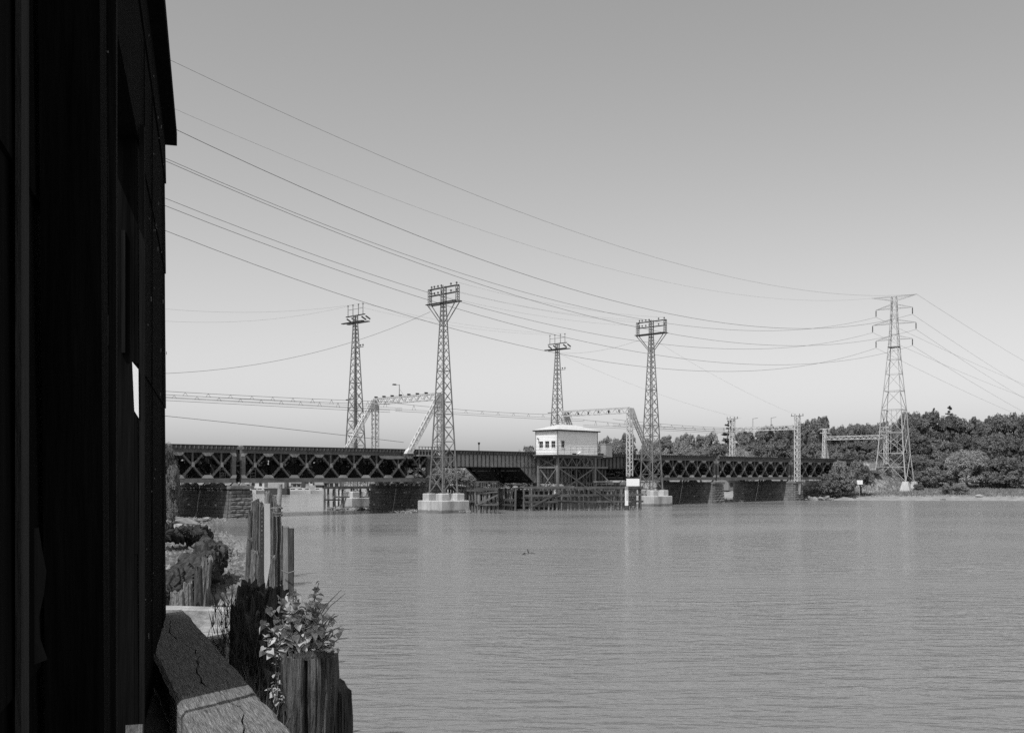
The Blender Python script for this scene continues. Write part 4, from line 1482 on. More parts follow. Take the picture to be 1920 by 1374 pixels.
def trunk_mesh(seed, h, r, limbs=6):
    rg = random.Random(seed)
    b = MB()
    pts = [Vector((0, 0, 0))]
    for k in range(1, 6):
        pts.append(Vector((rg.uniform(-.04, .04) * h, rg.uniform(-.04, .04) * h, h * k / 5)))
    b.path(pts, [r * (1.25 - .2 * k) for k in range(6)], 7)
    for i in range(limbs):
        z = h * rg.uniform(.4, .85)
        a = 6.28 * i / limbs + rg.random()
        L = h * rg.uniform(.25, .42)
        p = Vector((0, 0, z))
        q = p + Vector((math.cos(a) * L * .6, math.sin(a) * L * .6, L * .5))
        e = q + Vector((math.cos(a) * L * .4, math.sin(a) * L * .4, L * .45))
        b.path([p, q, e], [r * .4, r * .26, r * .1], 5)
    return b.mesh('trunk', 'bark', True)

VAR = {
    'dark': [crown_variant(40 + i, 4.5, 4.2, 46, 300, .24, 'foliage_dark') for i in range(5)],
    'mid': [crown_variant(50 + i, 4.5, 4.2, 46, 300, .23, 'foliage') for i in range(5)],
    'pale': [crown_variant(60 + i, 4.5, 4.0, 50, 270, .22, 'foliage_pale') for i in range(2)],
    'willow': [crown_variant(70 + i, 4.5, 4.0, 46, 190, .34, 'foliage_pale', 'willow') for i in range(2)],
    'pine': [crown_variant(80, 3.2, 6.0, 0, 60, .26, 'foliage_pine', 'pine')],
    'bush': [crown_variant(90 + i, 4.5, 3.6, 46, 260, .30, 'foliage') for i in range(3)],
}
TRUNKS = [trunk_mesh(i, 6.0, .22) for i in range(3)]
PINE_TRUNK = trunk_mesh(9, 6.0, .2, 0)
_tc = [0]
ORD = 'first second third fourth fifth sixth seventh eighth ninth tenth eleventh twelfth thirteenth fourteenth fifteenth sixteenth'.split()
def tree(px, ytop, Y, rpx, kind, label, group, ground=None, low=.25, name='broadleaf_tree', squash=1.0):
    """place a tree whose crown top shows at (px, ytop) when it stands at depth Y"""
    _tc[0] += 1
    rg = random.Random(_tc[0])
    X = (px - 960) / FPX * Y
    gz = min(far_ground(X, Y), 3.5 if 'bush' in name else 99) if ground is None else ground
    zt = EYE + (HOR - ytop) / FPX * Y
    H = max(zt - gz, 1.0)
    t = thing(name, label, 'bush' if 'bush' in name or 'shrub' in name else 'tree', (X, Y, gz - .1), rg.uniform(0, 6.28), group)
    me = rg.choice(VAR[kind])
    rr = rpx / FPX * Y
    r0 = 4.5 if kind != 'pine' else 3.2
    rz = {'dark': 4.2, 'mid': 4.2, 'pale': 4.0, 'willow': 4.0, 'pine': 6.0, 'bush': 3.6}[kind]
    ch = H * (1 - low)
    inst('crown', me, t, (0, 0, H * low * .96), (rg.uniform(-.07, .07), rg.uniform(-.07, .07), 0), (rr / r0 * rg.uniform(.9, 1.25), rr / r0 * rg.uniform(.9, 1.25), ch / (2 * rz) * 1.02))
    hh = H * (low + (.45 if kind != 'pine' else .85) * (1 - low))
    inst('trunk', rg.choice(TRUNKS) if kind != 'pine' else PINE_TRUNK, t, (0, 0, 0), (0, 0, 0), (H / 12 + .3, H / 12 + .3, hh / 6.0))
    return t
GB = 'trees of the wooded hillside behind the bridge'
for k, (px, yt, Y, r) in enumerate(((1122, 822, 270, 24), (1142, 818, 268, 26), (1176, 813, 262, 24), (1213, 822, 258, 24), (1250, 816, 260, 25), (1286, 812, 258, 26), (1322, 806, 255, 26),
                     (1402, 803, 246, 27), (1437, 796, 243, 26), (1471, 793, 240, 27), (1503, 788, 238, 26), (1566, 794, 240, 25), (1600, 789, 236, 27), (1636, 791, 236, 25),
                     (1666, 785, 229, 25))):
    tree(px, yt, Y, r, 'pale' if px < 1300 and k % 2 else ('mid' if px < 1420 else random.choice(('dark', 'mid'))), 'broadleaf tree on the hillside skyline, %s from the control house' % ORD[k], GB, low=.06)  # far pale crowns: partly species, partly distance haze put into the leaf colour
tree(1532, 775, 236, 30, 'dark', 'tall rounded tree making a dome on the skyline between the two pale gantries', GB, low=.06)
GR = 'tall dark trees behind and right of the pylon'
for k, (px, yt, Y, r) in enumerate(((1702, 768, 223, 28), (1738, 766, 220, 29), (1775, 773, 220, 28), (1815, 777, 218, 28), (1851, 773, 214, 27), (1889, 768, 212, 29), (1930, 774, 210, 28))):
    tree(px, yt, Y, r, 'dark', 'tall dark skyline tree, %s to the right of the pylon' % ORD[k], GR, low=.06)
tree(1366, 786, 246, 24, 'pine', 'dark pine with layered branches standing above the pale gantry leg', 'conifers', name='pine_tree', low=.1)
tree(1786, 760, 224, 15, 'pine', 'thin conifer spire poking above the trees right of the pylon', 'conifers', name='pine_tree', low=.2)
tree(1753, 764, 226, 13, 'pine', 'short conifer tip on the skyline just right of the pylon', 'conifers', name='pine_tree', low=.2)
GM = 'middle row of trees along the far side of the tracks'
for i, (px, yt, Y, r, k) in enumerate(((1313, 838, 224, 24, 'mid'), (1347, 828, 222, 26, 'dark'), (1427, 828, 216, 27, 'dark'), (1466, 822, 213, 27, 'mid'), (1500, 824, 212, 24, 'dark'),
                        (1536, 824, 210, 27, 'dark'), (1571, 828, 208, 25, 'mid'), (1606, 826, 206, 25, 'dark'), (1641, 830, 206, 23, 'dark'))):
    tree(px, yt, Y, r, k, 'leafy tree just beyond the right trusses, %s counting toward the pylon' % ORD[i], GM, low=.15)
GS = 'dark trees standing close behind the right shore'
for i, (px, yt, Y, r, k) in enumerate(((1683, 815, 206, 27, 'dark'), (1722, 810, 204, 28, 'dark'), (1762, 820, 203, 28, 'mid'), (1801, 815, 204, 26, 'dark'), (1846, 812, 203, 28, 'mid'), (1890, 815, 200, 29, 'dark'), (1931, 820, 198, 27, 'mid'))):
    tree(px, yt, Y, r, k, 'lower dark tree close behind the shore, %s right of the pylon' % ORD[i], GS, low=.1)
GP = 'pale rounded trees'
tree(1240, 838, 228, 24, 'pale', 'pale tree seen through the lower lattice of the right tower', GP, low=.1)
tree(1278, 828, 228, 26, 'pale', 'pale rounded tree just right of the right framed tower', GP, low=.1)
tree(1388, 834, 205, 30, 'willow', 'pale feathery tree behind the gantry leg above the right trusses', GP, name='willow_tree', low=.05)
tree(1812, 838, 190, 36, 'willow', 'pale rounded willow near the right edge of the shore', GP, name='willow_tree', low=.1)
GF = 'bushes at the right abutment'
for px, yt, Y, r, lab in ((1578, 861, 176.5, 27, 'large bush swallowing the end of the rightmost truss'), (1614, 866, 179, 25, 'bush left of the pylon behind the small white sign'),
                          (1557, 883, 174.8, 20, 'low bush under the end of the rightmost truss'), (1648, 876, 192, 22, 'bush between the pylon legs'),
                          (1588, 888, 175.5, 17, 'low bush just left of the small white sign'), (1668, 884, 196, 22, 'dark bush behind the near pylon leg'), (1604, 846, 199, 24, 'tall bush on the embankment left of the pylon'), (1640, 846, 201, 24, 'tall bush on the embankment behind the left pylon legs'),
                          (1676, 848, 202, 24, 'tall bush on the embankment behind the near pylon leg'), (1540, 848, 205, 22, 'bush growing by the foot of the splayed gantry leg'), (1570, 850, 203, 20, 'bush beyond the rails right of the splayed gantry leg')):
    tree(px, yt, Y, r, 'bush', lab, GF, name='leafy_bush', low=.02)
tree(1722, 848, 195, 34, 'dark', 'dark spreading tree just right of the near pylon leg', GS, low=.06)
tree(1758, 855, 194, 30, 'dark', 'dark spreading tree left of the pale willow', GS, low=.06)
tree(1880, 852, 190, 34, 'dark', 'dark tree at the right edge beyond the pale willow', GS, low=.06)
tree(1930, 862, 186, 28, 'mid', 'broad tree cut by the right edge of the picture', GS, low=.06)
tree(1800, 906, 178, 14, 'pale', 'low pale shrub on the grass in front of the willow', GF, name='low_shrub', low=.02)
tree(1775, 907, 178.5, 11, 'pale', 'small pale shrub left of the low shrub before the willow', GF, name='low_shrub', low=.02)
tree(1640, 905, 187, 12, 'bush', 'scrubby bush around the left pylon foot', GF, name='low_shrub', low=.02)
tree(1722, 906, 187, 12, 'bush', 'scrubby bush around the right pylon foot', GF, name='low_shrub', low=.02)
for k, (px, yt, Y, rr_) in enumerate(((1690, 878, 194, 22), (1725, 880, 192, 22), (1752, 876, 191, 20), (1782, 882, 191, 20), (1838, 880, 190, 22), (1868, 884, 188, 22), (1900, 882, 187, 24), (1932, 884, 184, 22))):
    tree(px, yt, Y, rr_, 'bush', 'dark undergrowth bush at the foot of the shore trees, %s right of the pylon' % ORD[k], 'undergrowth bushes behind the right shore', name='leafy_bush', low=.01)
for k in range(9):
    tree(722 + k * 34, 884 + (k * 37) % 9, 270, 24, 'bush', 'low far-shore bush behind the channel, %s from the left' % ORD[k], 'far-shore bushes behind the channel', name='leafy_bush', low=.01)
GL = 'far trees seen under and over the bascule leaf'
for px, yt, lab, r in ((852, 870, 'rounded far tree seen under the bascule leaf beside the left tower', 26), (886, 874, 'far tree seen under the bascule haunch', 22), (829, 880, 'far tree behind the left tower legs', 18),
                       (990, 832, 'far rounded tree rising above the deck left of the control house', 17), (973, 842, 'small far tree above the deck by the lamp', 11), (1003, 838, 'far tree tip touching the control house wall', 12)):
    tree(px, yt, 275, r, 'pale' if yt > 860 else 'mid', lab, GL, low=.05)
GZ = 'low trees along the far left shore'
rg = random.Random(9)
for k in range(13):
    tree(318 + k * 40 + rg.uniform(-9, 9), 872 + rg.uniform(-6, 8), 296 + rg.uniform(-8, 14), 24, rg.choice(('mid', 'pale')), 'low far-shore tree glimpsed through and below the left trusses', GZ, low=.03)
tree(312, 826, 88, 24, 'mid', 'leafy tree between the shed and the left end of the bridge', 'left bank shrubs', ground=left_ground(-29, 88), low=.1)
tree(322, 866, 86, 16, 'bush', 'drooping bush against the left end of the truss', 'left bank shrubs', ground=left_ground(-27.6, 86), name='leafy_bush', low=.02)
tree(322, 940, 76, 8, 'bush', 'low grassy bush on the left bank below the pier', 'left bank shrubs', ground=left_ground(-23.5, 74), name='leafy_bush', low=.01)

# ------------------------------------------------------------------ far shore: houses and boats
def far_house(px, Y, w, d, h, rz, label, group=None, base=None):
    X = (px - 960) / FPX * Y
    z = far_ground(X, Y) if base is None else base
    t = thing('far_house', label, 'house', (X, Y, z - .1), rz, group)
    wl = MB().box(-w / 2, w / 2, -d / 2, d / 2, 0, h)
    wl.prism([(-d / 2, h), (d / 2, h), (0, h + d * .35)], 'x', -w / 2 + .05, w / 2 - .05)
    wl.build('wall', 'house_pale', t)
    e = .25
    r = MB()
    for sg in (-1, 1):
        y0, y1 = sg * (d / 2 + e), 0
        z0, z1 = h - e * .7, h + d * .35 + .02
        r.add([(-w / 2 - e, y0, z0), (w / 2 + e, y0, z0), (w / 2 + e, y1, z1), (-w / 2 - e, y1, z1),
               (-w / 2 - e, y0, z0 + .15), (w / 2 + e, y0, z0 + .15), (w / 2 + e, y1, z1 + .15), (-w / 2 - e, y1, z1 + .15)],
              [(3, 2, 1, 0), (4, 5, 6, 7), (0, 1, 5, 4), (1, 2, 6, 5), (2, 3, 7, 6), (3, 0, 4, 7)])
    r.build('roof', 'house_roof', t)
    for k in range(2):
        x = (-.25 + .5 * k) * w
        MB().box(x - .4, x + .4, -d / 2 - .04, -d / 2 - .005, h * .35, h * .75).build('window', 'glass_dark', t)
    return t
rg = random.Random(21)
for k in range(30):
    px = 452 + k * 6.2 + rg.uniform(-5, 5)
    far_house(px, 252 + rg.uniform(0, 40), rg.uniform(1.6, 4.2), rg.uniform(1.6, 3.6), rg.uniform(.8, 2.2), rg.uniform(-.5, .5),
              'tiny pale house on the far shore below the left truss', 'far-shore houses seen below the left truss')
for k in range(3):
    far_house(316 + k * 9, 262 + 5 * k, 4, 3, 2.4, .2, 'tiny pale house left of the first stone pier', 'far-shore houses left of the first pier')
far_house(1366, 203, 3.4, 3.2, 2.0, R(35), 'small grey gabled boathouse seen under the bridge between two piers')
def far_boat(px, Y, L, rz, label, group):
    t = thing('moored_boat', label, 'boat', ((px - 960) / FPX * Y, Y, 0), rz, group)
    h = MB()
    n = 7
    vs = []
    for i in range(n):
        f = i / (n - 1)
        x = (f - .5) * L
        wd = .16 * L * (1 - max(0, f - .45) ** 2 * 3.0)
        for yy, zz in ((-wd, .55 + .2 * f), (-wd * .7, -.15), (wd * .7, -.15), (wd, .55 + .2 * f)):
            vs.append((x, yy, zz))
    fs = [(i * 4 + j, i * 4 + j + 1, (i + 1) * 4 + j + 1, (i + 1) * 4 + j) for i in range(n - 1) for j in range(3)]
    fs += [(i * 4 + 3, i * 4, (i + 1) * 4, (i + 1) * 4 + 3) for i in range(n - 1)] + [(0, 3, 2, 1), tuple((n - 1) * 4 + k for k in (0, 1, 2, 3))]
    h.add(vs, fs).build('hull', 'boat_white', t)
    MB().prism([(-.15 * L, .62), (.2 * L, .68), (.1 * L, 1.25), (-.15 * L, 1.25)], 'y', -.1 * L, .1 * L).build('cabin', 'boat_white', t)
    MB().box(-.12 * L, .08 * L, -.1 * L - .01, -.1 * L - .002, .9, 1.1).build('window', 'glass_dark', t)
for k in range(10):
    far_boat(460 + k * 15 + rg.uniform(-4, 4), 236 + rg.uniform(-3, 4), rg.uniform(3.5, 6), rg.uniform(-.5, .5),
             'tiny white boat moored along the far shore under the left truss', 'boats moored along the far shore')
# pier of a distant road bridge
X = (520 - 960) / FPX * 222
t = thing('distant_pier', 'grey concrete pier of a distant bridge behind the pilings', 'bridge pier', (X, 222, -1), 0)
MB().box(-1.7, 1.7, -1.2, 1.2, 2.35, 5.4).build('shaft', 'trim_grey', t)
MB().box(-2.3, 2.3, -1.6, 1.6, 0, 2.34).build('fender_base', 'dark_wood', t)
MB().box(-2.1, 2.1, -1.4, 1.4, 5.402, 5.9).build('cap', 'concrete', t)

# ------------------------------------------------------------------ right bank details
t = thing('riprap_heap', 'heap of pale riprap stones on the shore beside the right stone pier', 'stone heap', at(1525, 930, 172.5))
rg = random.Random(4)
for k in range(34):
    px = rg.uniform(1492, 1566)
    Y = rg.uniform(170.8, 175.5)
    X = (px - 960) / FPX * Y
    r = rg.uniform(.22, .55)
    z = max(far_ground(X, Y), 0) + r * .2
    inst('stone', rg.choice(ROCKS), t, Vector((X, Y, z)) - t.location, (rg.random(), rg.random(), rg.uniform(0, 6)), (r * 1.4, r, r * .6))
for k, (px, Y, r, lab) in enumerate(((1768, 170.5, .3, 'pale boulder at the water line right of the pylon'), (1602, 173, .3, 'pale boulder on the shore below the small white sign'),
                                     (1836, 174, .5, 'pale slab on the grass at the right end of the shore'), (1690, 183.6, .45, 'pale slab at the foot of the near pylon leg'),
                                     (1636, 177, .3, 'pale boulder right of the small white sign'))):
    X = (px - 960) / FPX * Y
    o = inst('boulder', ROCKS[k % 5], None, (X, Y, far_ground(X, Y) + r * .25), (0, 0, k), (r * 1.6, r, r * .6))
    tag(o, lab, 'boulder', 'boulders on the right shore')
p = at(1612, 909, 176)
gz = far_ground(p.x, p.y)
t = thing('notice_board', 'small white sign on a post left of the pylon', 'sign', (p.x, p.y, gz), R(8))
MB().box(-.04, .04, .025, .08, 0, 1.6).build('post', 'trim_grey', t)
MB().box(-.52, .52, -.02, .02, EYE - (908 - HOR) / FPX * 176 - gz, EYE - (900 - HOR) / FPX * 176 - gz).build('panel', 'white_sign', t)

def grass(name, label, n, sampler, h, m, seed, wid=.03, droop=0.0):
    rg = np.random.default_rng(seed)
    P0 = sampler(rg, n)
    a = rg.random(n) * 6.28
    hh = h * (.5 + rg.random(n))
    lean = rg.normal(size=(n, 2)) * .3 * hh[:, None]
    w = wid * (.6 + .8 * rg.random(n))
    dx = np.stack([np.cos(a) * w, np.sin(a) * w, np.zeros(n)], 1)
    top = P0 + np.stack([lean[:, 0] * (1 + droop), lean[:, 1] * (1 + droop) - droop * .25 * hh, hh * (1 - 1.5 * droop * (rg.random(n) < .8))], 1)
    V = np.stack([P0 - dx, P0 + dx, top], 1).reshape(-1, 3)
    o = obj(name, raw_mesh(name, V, np.arange(len(V)).reshape(-1, 3), m))
    o['kind'] = 'stuff'; o['label'] = label; o['category'] = 'grass'
    return o
def samp_right(rg, n):
    def gen(rg, k):
        px = 1490 + 450 * rg.random(k)
        Y = 166 + 32 * rg.random(k)
        X = (px - 960) / FPX * Y
        z = far_z(X, Y)
        return np.stack([X, Y, z - .02], 1), z > .42 + .35 * rg.random(k)
    return collect(rg, n, gen)
grass('grass', 'rough grass along the right shore below the pylon', 20000, samp_right, .3, 'grass_leaf', 8, .06)
def samp_leftg(rg, n):
    def gen(rg, k):
        Y = 32 + 60 * rg.random(k)
        X = np.interp(Y, LSY, LSX) - 3 - 10 * rg.random(k)
        z = left_z(X, Y)
        return np.stack([X, Y, z - .02], 1), z > .75 + .4 * rg.random(k)
    return collect(rg, n, gen)
grass('grass', 'tufts of coarse grass on the left bank above the mud', 500, samp_leftg, .3, 'grass_leaf', 9, .02)

# gravel bars by the footings
def bar_heap(label, px0, px1, Y0, Y1, n, seed, r0=.12, r1=.35):
    rg = random.Random(seed)
    o = Vector((((px0 + px1) / 2 - 960) / FPX * Y0, Y0, 0))
    t = thing('gravel_bar', label, 'gravel bar', o)
    for k in range(n):
        px = rg.uniform(px0, px1); Y = rg.uniform(Y0, Y1)
        r = rg.uniform(r0, r1)
        inst('stone', rg.choice(ROCKS), t, (((px - 960) / FPX * Y) - o.x, Y - o.y, r * .1), (rg.random(), rg.random(), rg.uniform(0, 6)), (r * 1.5, r, r * .55))
bar_heap('low stony bar at the water left of the left footing', 732, 792, 113.5, 116, 60, 31)
bar_heap('dark stones at the water line under the far left footing', 612, 690, 122.5, 125, 46, 32)
bar_heap('sliver of stones right of the left footing', 862, 882, 113.0, 114.5, 14, 33)
bar_heap('stones at the water line below the fourth pier', 1345, 1400, 158, 166, 30, 34, .15, .4)
m = MB().path([(0, 0, -.02), (.12, .02, .04), (.2, 0, .02)], [.03, .05, .02], 6)
p = at(979, 1039, 54)
tag(m.build('driftwood', 'dark_wood', None, loc=(p.x, 54, .02)), 'small dark driftwood lump floating in the open river', 'driftwood')
m = MB().path([(0, 0, -.1), (-.05, 0, .1), (-.09, 0, .22)], [.035, .035, .02], 6)
m.path([(0, 0, .0), (.15, 0, .03), (.32, 0, .01)], [.025, .02, .01], 5)
p = at(992, 1037, 54.8)
tag(m.build('driftwood', 'dark_wood', None, loc=(p.x, 54.8, 0)), 'forked stick poking out of the open river', 'driftwood')

# ------------------------------------------------------------------ shed
WX = Vector((.275, -.9615, 0)).normalized()
F0 = Vector((-4.05, 12.45, 0))
SRZ = math.atan2(WX.y, WX.x)
t = thing('waterfront_shed', 'black tar-paper shed wall filling the left side of the picture', 'shed', (F0.x, F0.y, 2.1), SRZ)
def zz(z):
    return z - 2.1
A0, A1, OA, OB, OZ, TOPZ = 0, 11.2, 5.2, 7.54, 6.35, 8.0
TH_ = .24
core = MB()
core.box(A0, OA, -TH_, -.016, 0, zz(TOPZ))
core.box(OB, A1, -TH_, -.016, 0, zz(TOPZ))
core.box(OA, OB, -TH_, -.016, zz(OZ), zz(TOPZ))
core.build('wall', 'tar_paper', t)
rg = random.Random(2)
zs = [2.12, 3.45, 4.78, 6.35, 7.4, 7.98]
for c, (z0, z1) in enumerate(zip(zs[:-1], zs[1:])):
    cuts = [A0, 2.4 + .3 * (c % 2), OA, OB, 9.3, A1] if z0 < OZ - .01 else [A0, 3.1 - .4 * (c % 2), 6.2, 8.9, A1]
    for a, b in zip(cuts[:-1], cuts[1:]):
        if abs(a - OA) < .01 and abs(b - OB) < .01 and z0 < OZ - .01:
            continue
        pr = rg.uniform(.0, .006)
        vs = [(a, -.014, zz(z0)), (b, -.014, zz(z0)), (b, -.014, zz(z1) - .004), (a, -.014, zz(z1) - .004),
              (a + .003, .008 + pr, zz(z0)), (b - .003, .008 + pr, zz(z0)), (b - .003, -.004 + pr, zz(z1) - .004), (a + .003, -.004 + pr, zz(z1) - .004)]
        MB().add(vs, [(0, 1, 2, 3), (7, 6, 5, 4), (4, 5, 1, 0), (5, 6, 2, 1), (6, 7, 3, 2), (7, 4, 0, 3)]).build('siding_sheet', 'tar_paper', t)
MB().box(-.16, A1, -.3, .13, zz(7.9), zz(8.05)).build('eave', 'tar_paper', t)
# opening added to let sun onto the timber: frame, window-like transom and a scrap of white board nailed to the reveal
MB().box(OA - .09, OA - .001, .016, .05, 0, zz(OZ) + .1).build('opening_frame', 'tar_trim', t)
MB().box(OB + .001, OB + .09, .016, .05, 0, zz(OZ) + .1).build('opening_frame', 'tar_trim', t)
MB().box(OA + .002, OA + .03, -.2, -.17, zz(4.9), zz(5.75)).build('moulding', 'tar_trim', t)
MB().box(OA + .002, OA + .03, -.1, -.075, zz(4.85), zz(5.7)).build('moulding', 'tar_trim', t)
MB().add([(OA + .012, -.03, zz(4.79)), (OA + .012, .010, zz(4.74)), (OA + .012, .013, zz(4.4)), (OA + .012, -.016, zz(4.45)),
          (OA + .002, -.03, zz(4.79)), (OA + .002, .010, zz(4.74)), (OA + .002, .013, zz(4.4)), (OA + .002, -.016, zz(4.45))],
         [(0, 1, 2, 3), (7, 6, 5, 4), (0, 4, 5, 1), (1, 5, 6, 2), (2, 6, 7, 3), (3, 7, 4, 0)]).build('white_scrap', 'white_sign', t, label='scrap of white board nailed to the shed')
MB().box(10.1, 10.22, .016, .03, 0, zz(7.85)).build('batten', 'plank_dark', t)
tp = MB()
ys = [3.86, 3.8, 3.74, 3.68, 3.62, 3.56, 3.5]
vs = []
for i, z in enumerate(ys):
    vs += [(10.02, .031, zz(z)), (9.97 - .04 * rg.random(), .034 + .02 * rg.random(), zz(z))]
tp.add(vs, [(2 * i, 2 * i + 1, 2 * i + 3, 2 * i + 2) for i in range(len(ys) - 1)])
tp.build('torn_paper', 'tar_trim', t)
for a in (1.0, 3.4, 4.6):
    MB().box(a, a + .03, .013, .022, 0, zz(7.3)).build('seam_batten', 'tar_paper', t)

MB().box(OA + .62, OA + .67, -.2, -.15, 0, zz(OZ) - .001).build('shadow_bar', 'tar_trim', t)  # bar added in the opening to cast a thin shadow line on the timber
b_ = MB()
b_.bar((9.56, .10, 0), (9.98, .10, 6.2), .2, .16, (0, 1, 0))
b_.build('leaning_post', 'tar_paper', t)
nh = MB()
rgn = random.Random(5)
for k in range(90):
    a_, z_ = rgn.choice((rgn.uniform(.1, 5.0), rgn.uniform(7.7, 9.4))), rgn.uniform(.2, 5.6)
    s_ = rgn.uniform(.003, .007)
    nh.box(a_ - s_ * rgn.uniform(1, 4), a_ + s_, .016, .022, z_ - s_, z_ + s_ * rgn.choice((1, 1, 6)))
nh.build('nail_heads', 'rail_grey', t, kind='stuff')
# ground beside the shed
d = MB()
poly = [(-7, 14.3), (-4.55, 13.95), (-4.05, 13.35), (-3.3, 11.4), (-2.0, 8.2), (-1.0, 5.6), (.5, 2), (.5, -4), (-7, -4)]
d.prism(poly, 'z', -1, 2.06)
d = d.build('quay_ground', 'soil')
d['kind'] = 'structure'

# heavy cracked timber along the quay edge
ax0, ax1 = Vector((-4.25, 12.95, 0)), Vector((-1.0, 5.2, 0))
L = (ax1 - ax0).length
rz = math.atan2((ax1 - ax0).y, (ax1 - ax0).x)
t = thing('quay_timber', 'massive cracked timber lying along the quay beside the shed', 'timber', (ax0.x, ax0.y, 2.062), rz)
n = 40
rg = random.Random(12)
crack = [(-.02 + .06 * math.sin(i * .5) + rg.uniform(-.018, .018)) for i in range(n + 1)]
def half(y_of, y_out, side):
    b = MB()
    vs = []
    for i in range(n + 1):
        x = L * i / n
        gap = (.003 + .004 * abs(math.sin(i * 1.3))) if 4 < i < 34 else .001
        yc = y_of(i) + side * gap
        ro = y_out + rg.uniform(-.012, .012)
        zt = .3 + rg.uniform(-.005, .005)
        vs += [(x, yc, 0), (x, ro, 0), (x, ro + (-side) * .0, zt - .03), (x, ro - side * .03, zt), (x, yc, zt)]
    fs = []
    for i in range(n):
        for k in range(5):
            a, c = i * 5 + k, i * 5 + (k + 1) % 5
            f = (a, c, c + 5, a + 5)
            fs.append(f if side < 0 else tuple(reversed(f)))
    fs += [tuple(range(5)), tuple(reversed(range(n * 5, n * 5 + 5)))]
    return b.add(vs, fs)
half(lambda i: crack[i], .26, 1).build('split_half', 'plank_wood', t)
half(lambda i: crack[i], -.34, -1).build('split_half', 'plank_wood', t)

# pale beam and steps at the end of the quay
p0, p1 = at(322, 1140, 14.6), at(447, 1137, 14.4)
t = thing('curb_beam', 'pale squared beam at the end of the quay by the mud', 'beam', (p0.x, p0.y, p0.z - .25), math.atan2(p1.y - p0.y, p1.x - p0.x))
chamfer_box(MB(), -.3, (p1 - p0).length, -.02, .3, 0, .25, .02).build('beam', 'beam_pale', t)
p0 = at(372, 1176, 13.9)
t = thing('concrete_step', 'pale concrete step below the squared beam', 'step', (p0.x, 13.9, 1.6), .05)
chamfer_box(MB(), 0, .52, -.25, .3, 0, EYE - (1176 - HOR) / FPX * 13.9 - 1.6, .02).build('upper_step', 'beam_pale', t)
chamfer_box(MB(), -.02, .5, -.7, -.252, -.3, EYE - (1190 - HOR) / FPX * 13.4 - 1.6, .02).build('lower_step', 'beam_pale', t)

def rough_post(name, label, cat, base, top, r0, r1, m, seed, group=None, n=18, groove=.16, rings=12, parent=None, square=False, jag=.0):
    """weathered post from base to top: fluted with grain grooves, ragged top"""
    rg = random.Random(seed)
    base, top = Vector(base), Vector(top)
    gr = [1 - groove * rg.random() ** 2.2 for _ in range(n)]
    vs = []
    for j in range(rings + 1):
        f = j / rings
        c = base.lerp(top, f) - base
        r = r0 + (r1 - r0) * f
        for i in range(n):
            a = 2 * math.pi * i / n
            k = gr[i] * (1 + .05 * rg.uniform(-1, 1))
            if square:
                k /= max(abs(math.cos(a)), abs(math.sin(a)))
            z = c.z + (rg.uniform(-jag, jag * .3) if j == rings else 0)
            vs.append((c.x + r * k * math.cos(a), c.y + r * k * math.sin(a), z))
    fs = [(j * n + i, j * n + (i + 1) % n, (j + 1) * n + (i + 1) % n, (j + 1) * n + i) for j in range(rings) for i in range(n)]
    k = len(vs)
    c = top - base
    for i in range(n):
        x, y, z = vs[rings * n + i]
        vs.append((c.x + (x - c.x) * .6, c.y + (y - c.y) * .6, z - .35 * r1 * rg.random()))
    vs.append((c.x, c.y, c.z - .25 * r1))
    fs += [(rings * n + i, rings * n + (i + 1) % n, k + (i + 1) % n, k + i) for i in range(n)]
    fs += [(k + i, k + (i + 1) % n, k + n) for i in range(n)]
    b = MB().add(vs, fs)
    o = b.build(name, m, parent, loc=base if parent is None else base - parent.location)
    if label:
        tag(o, label, cat, group)
    return o

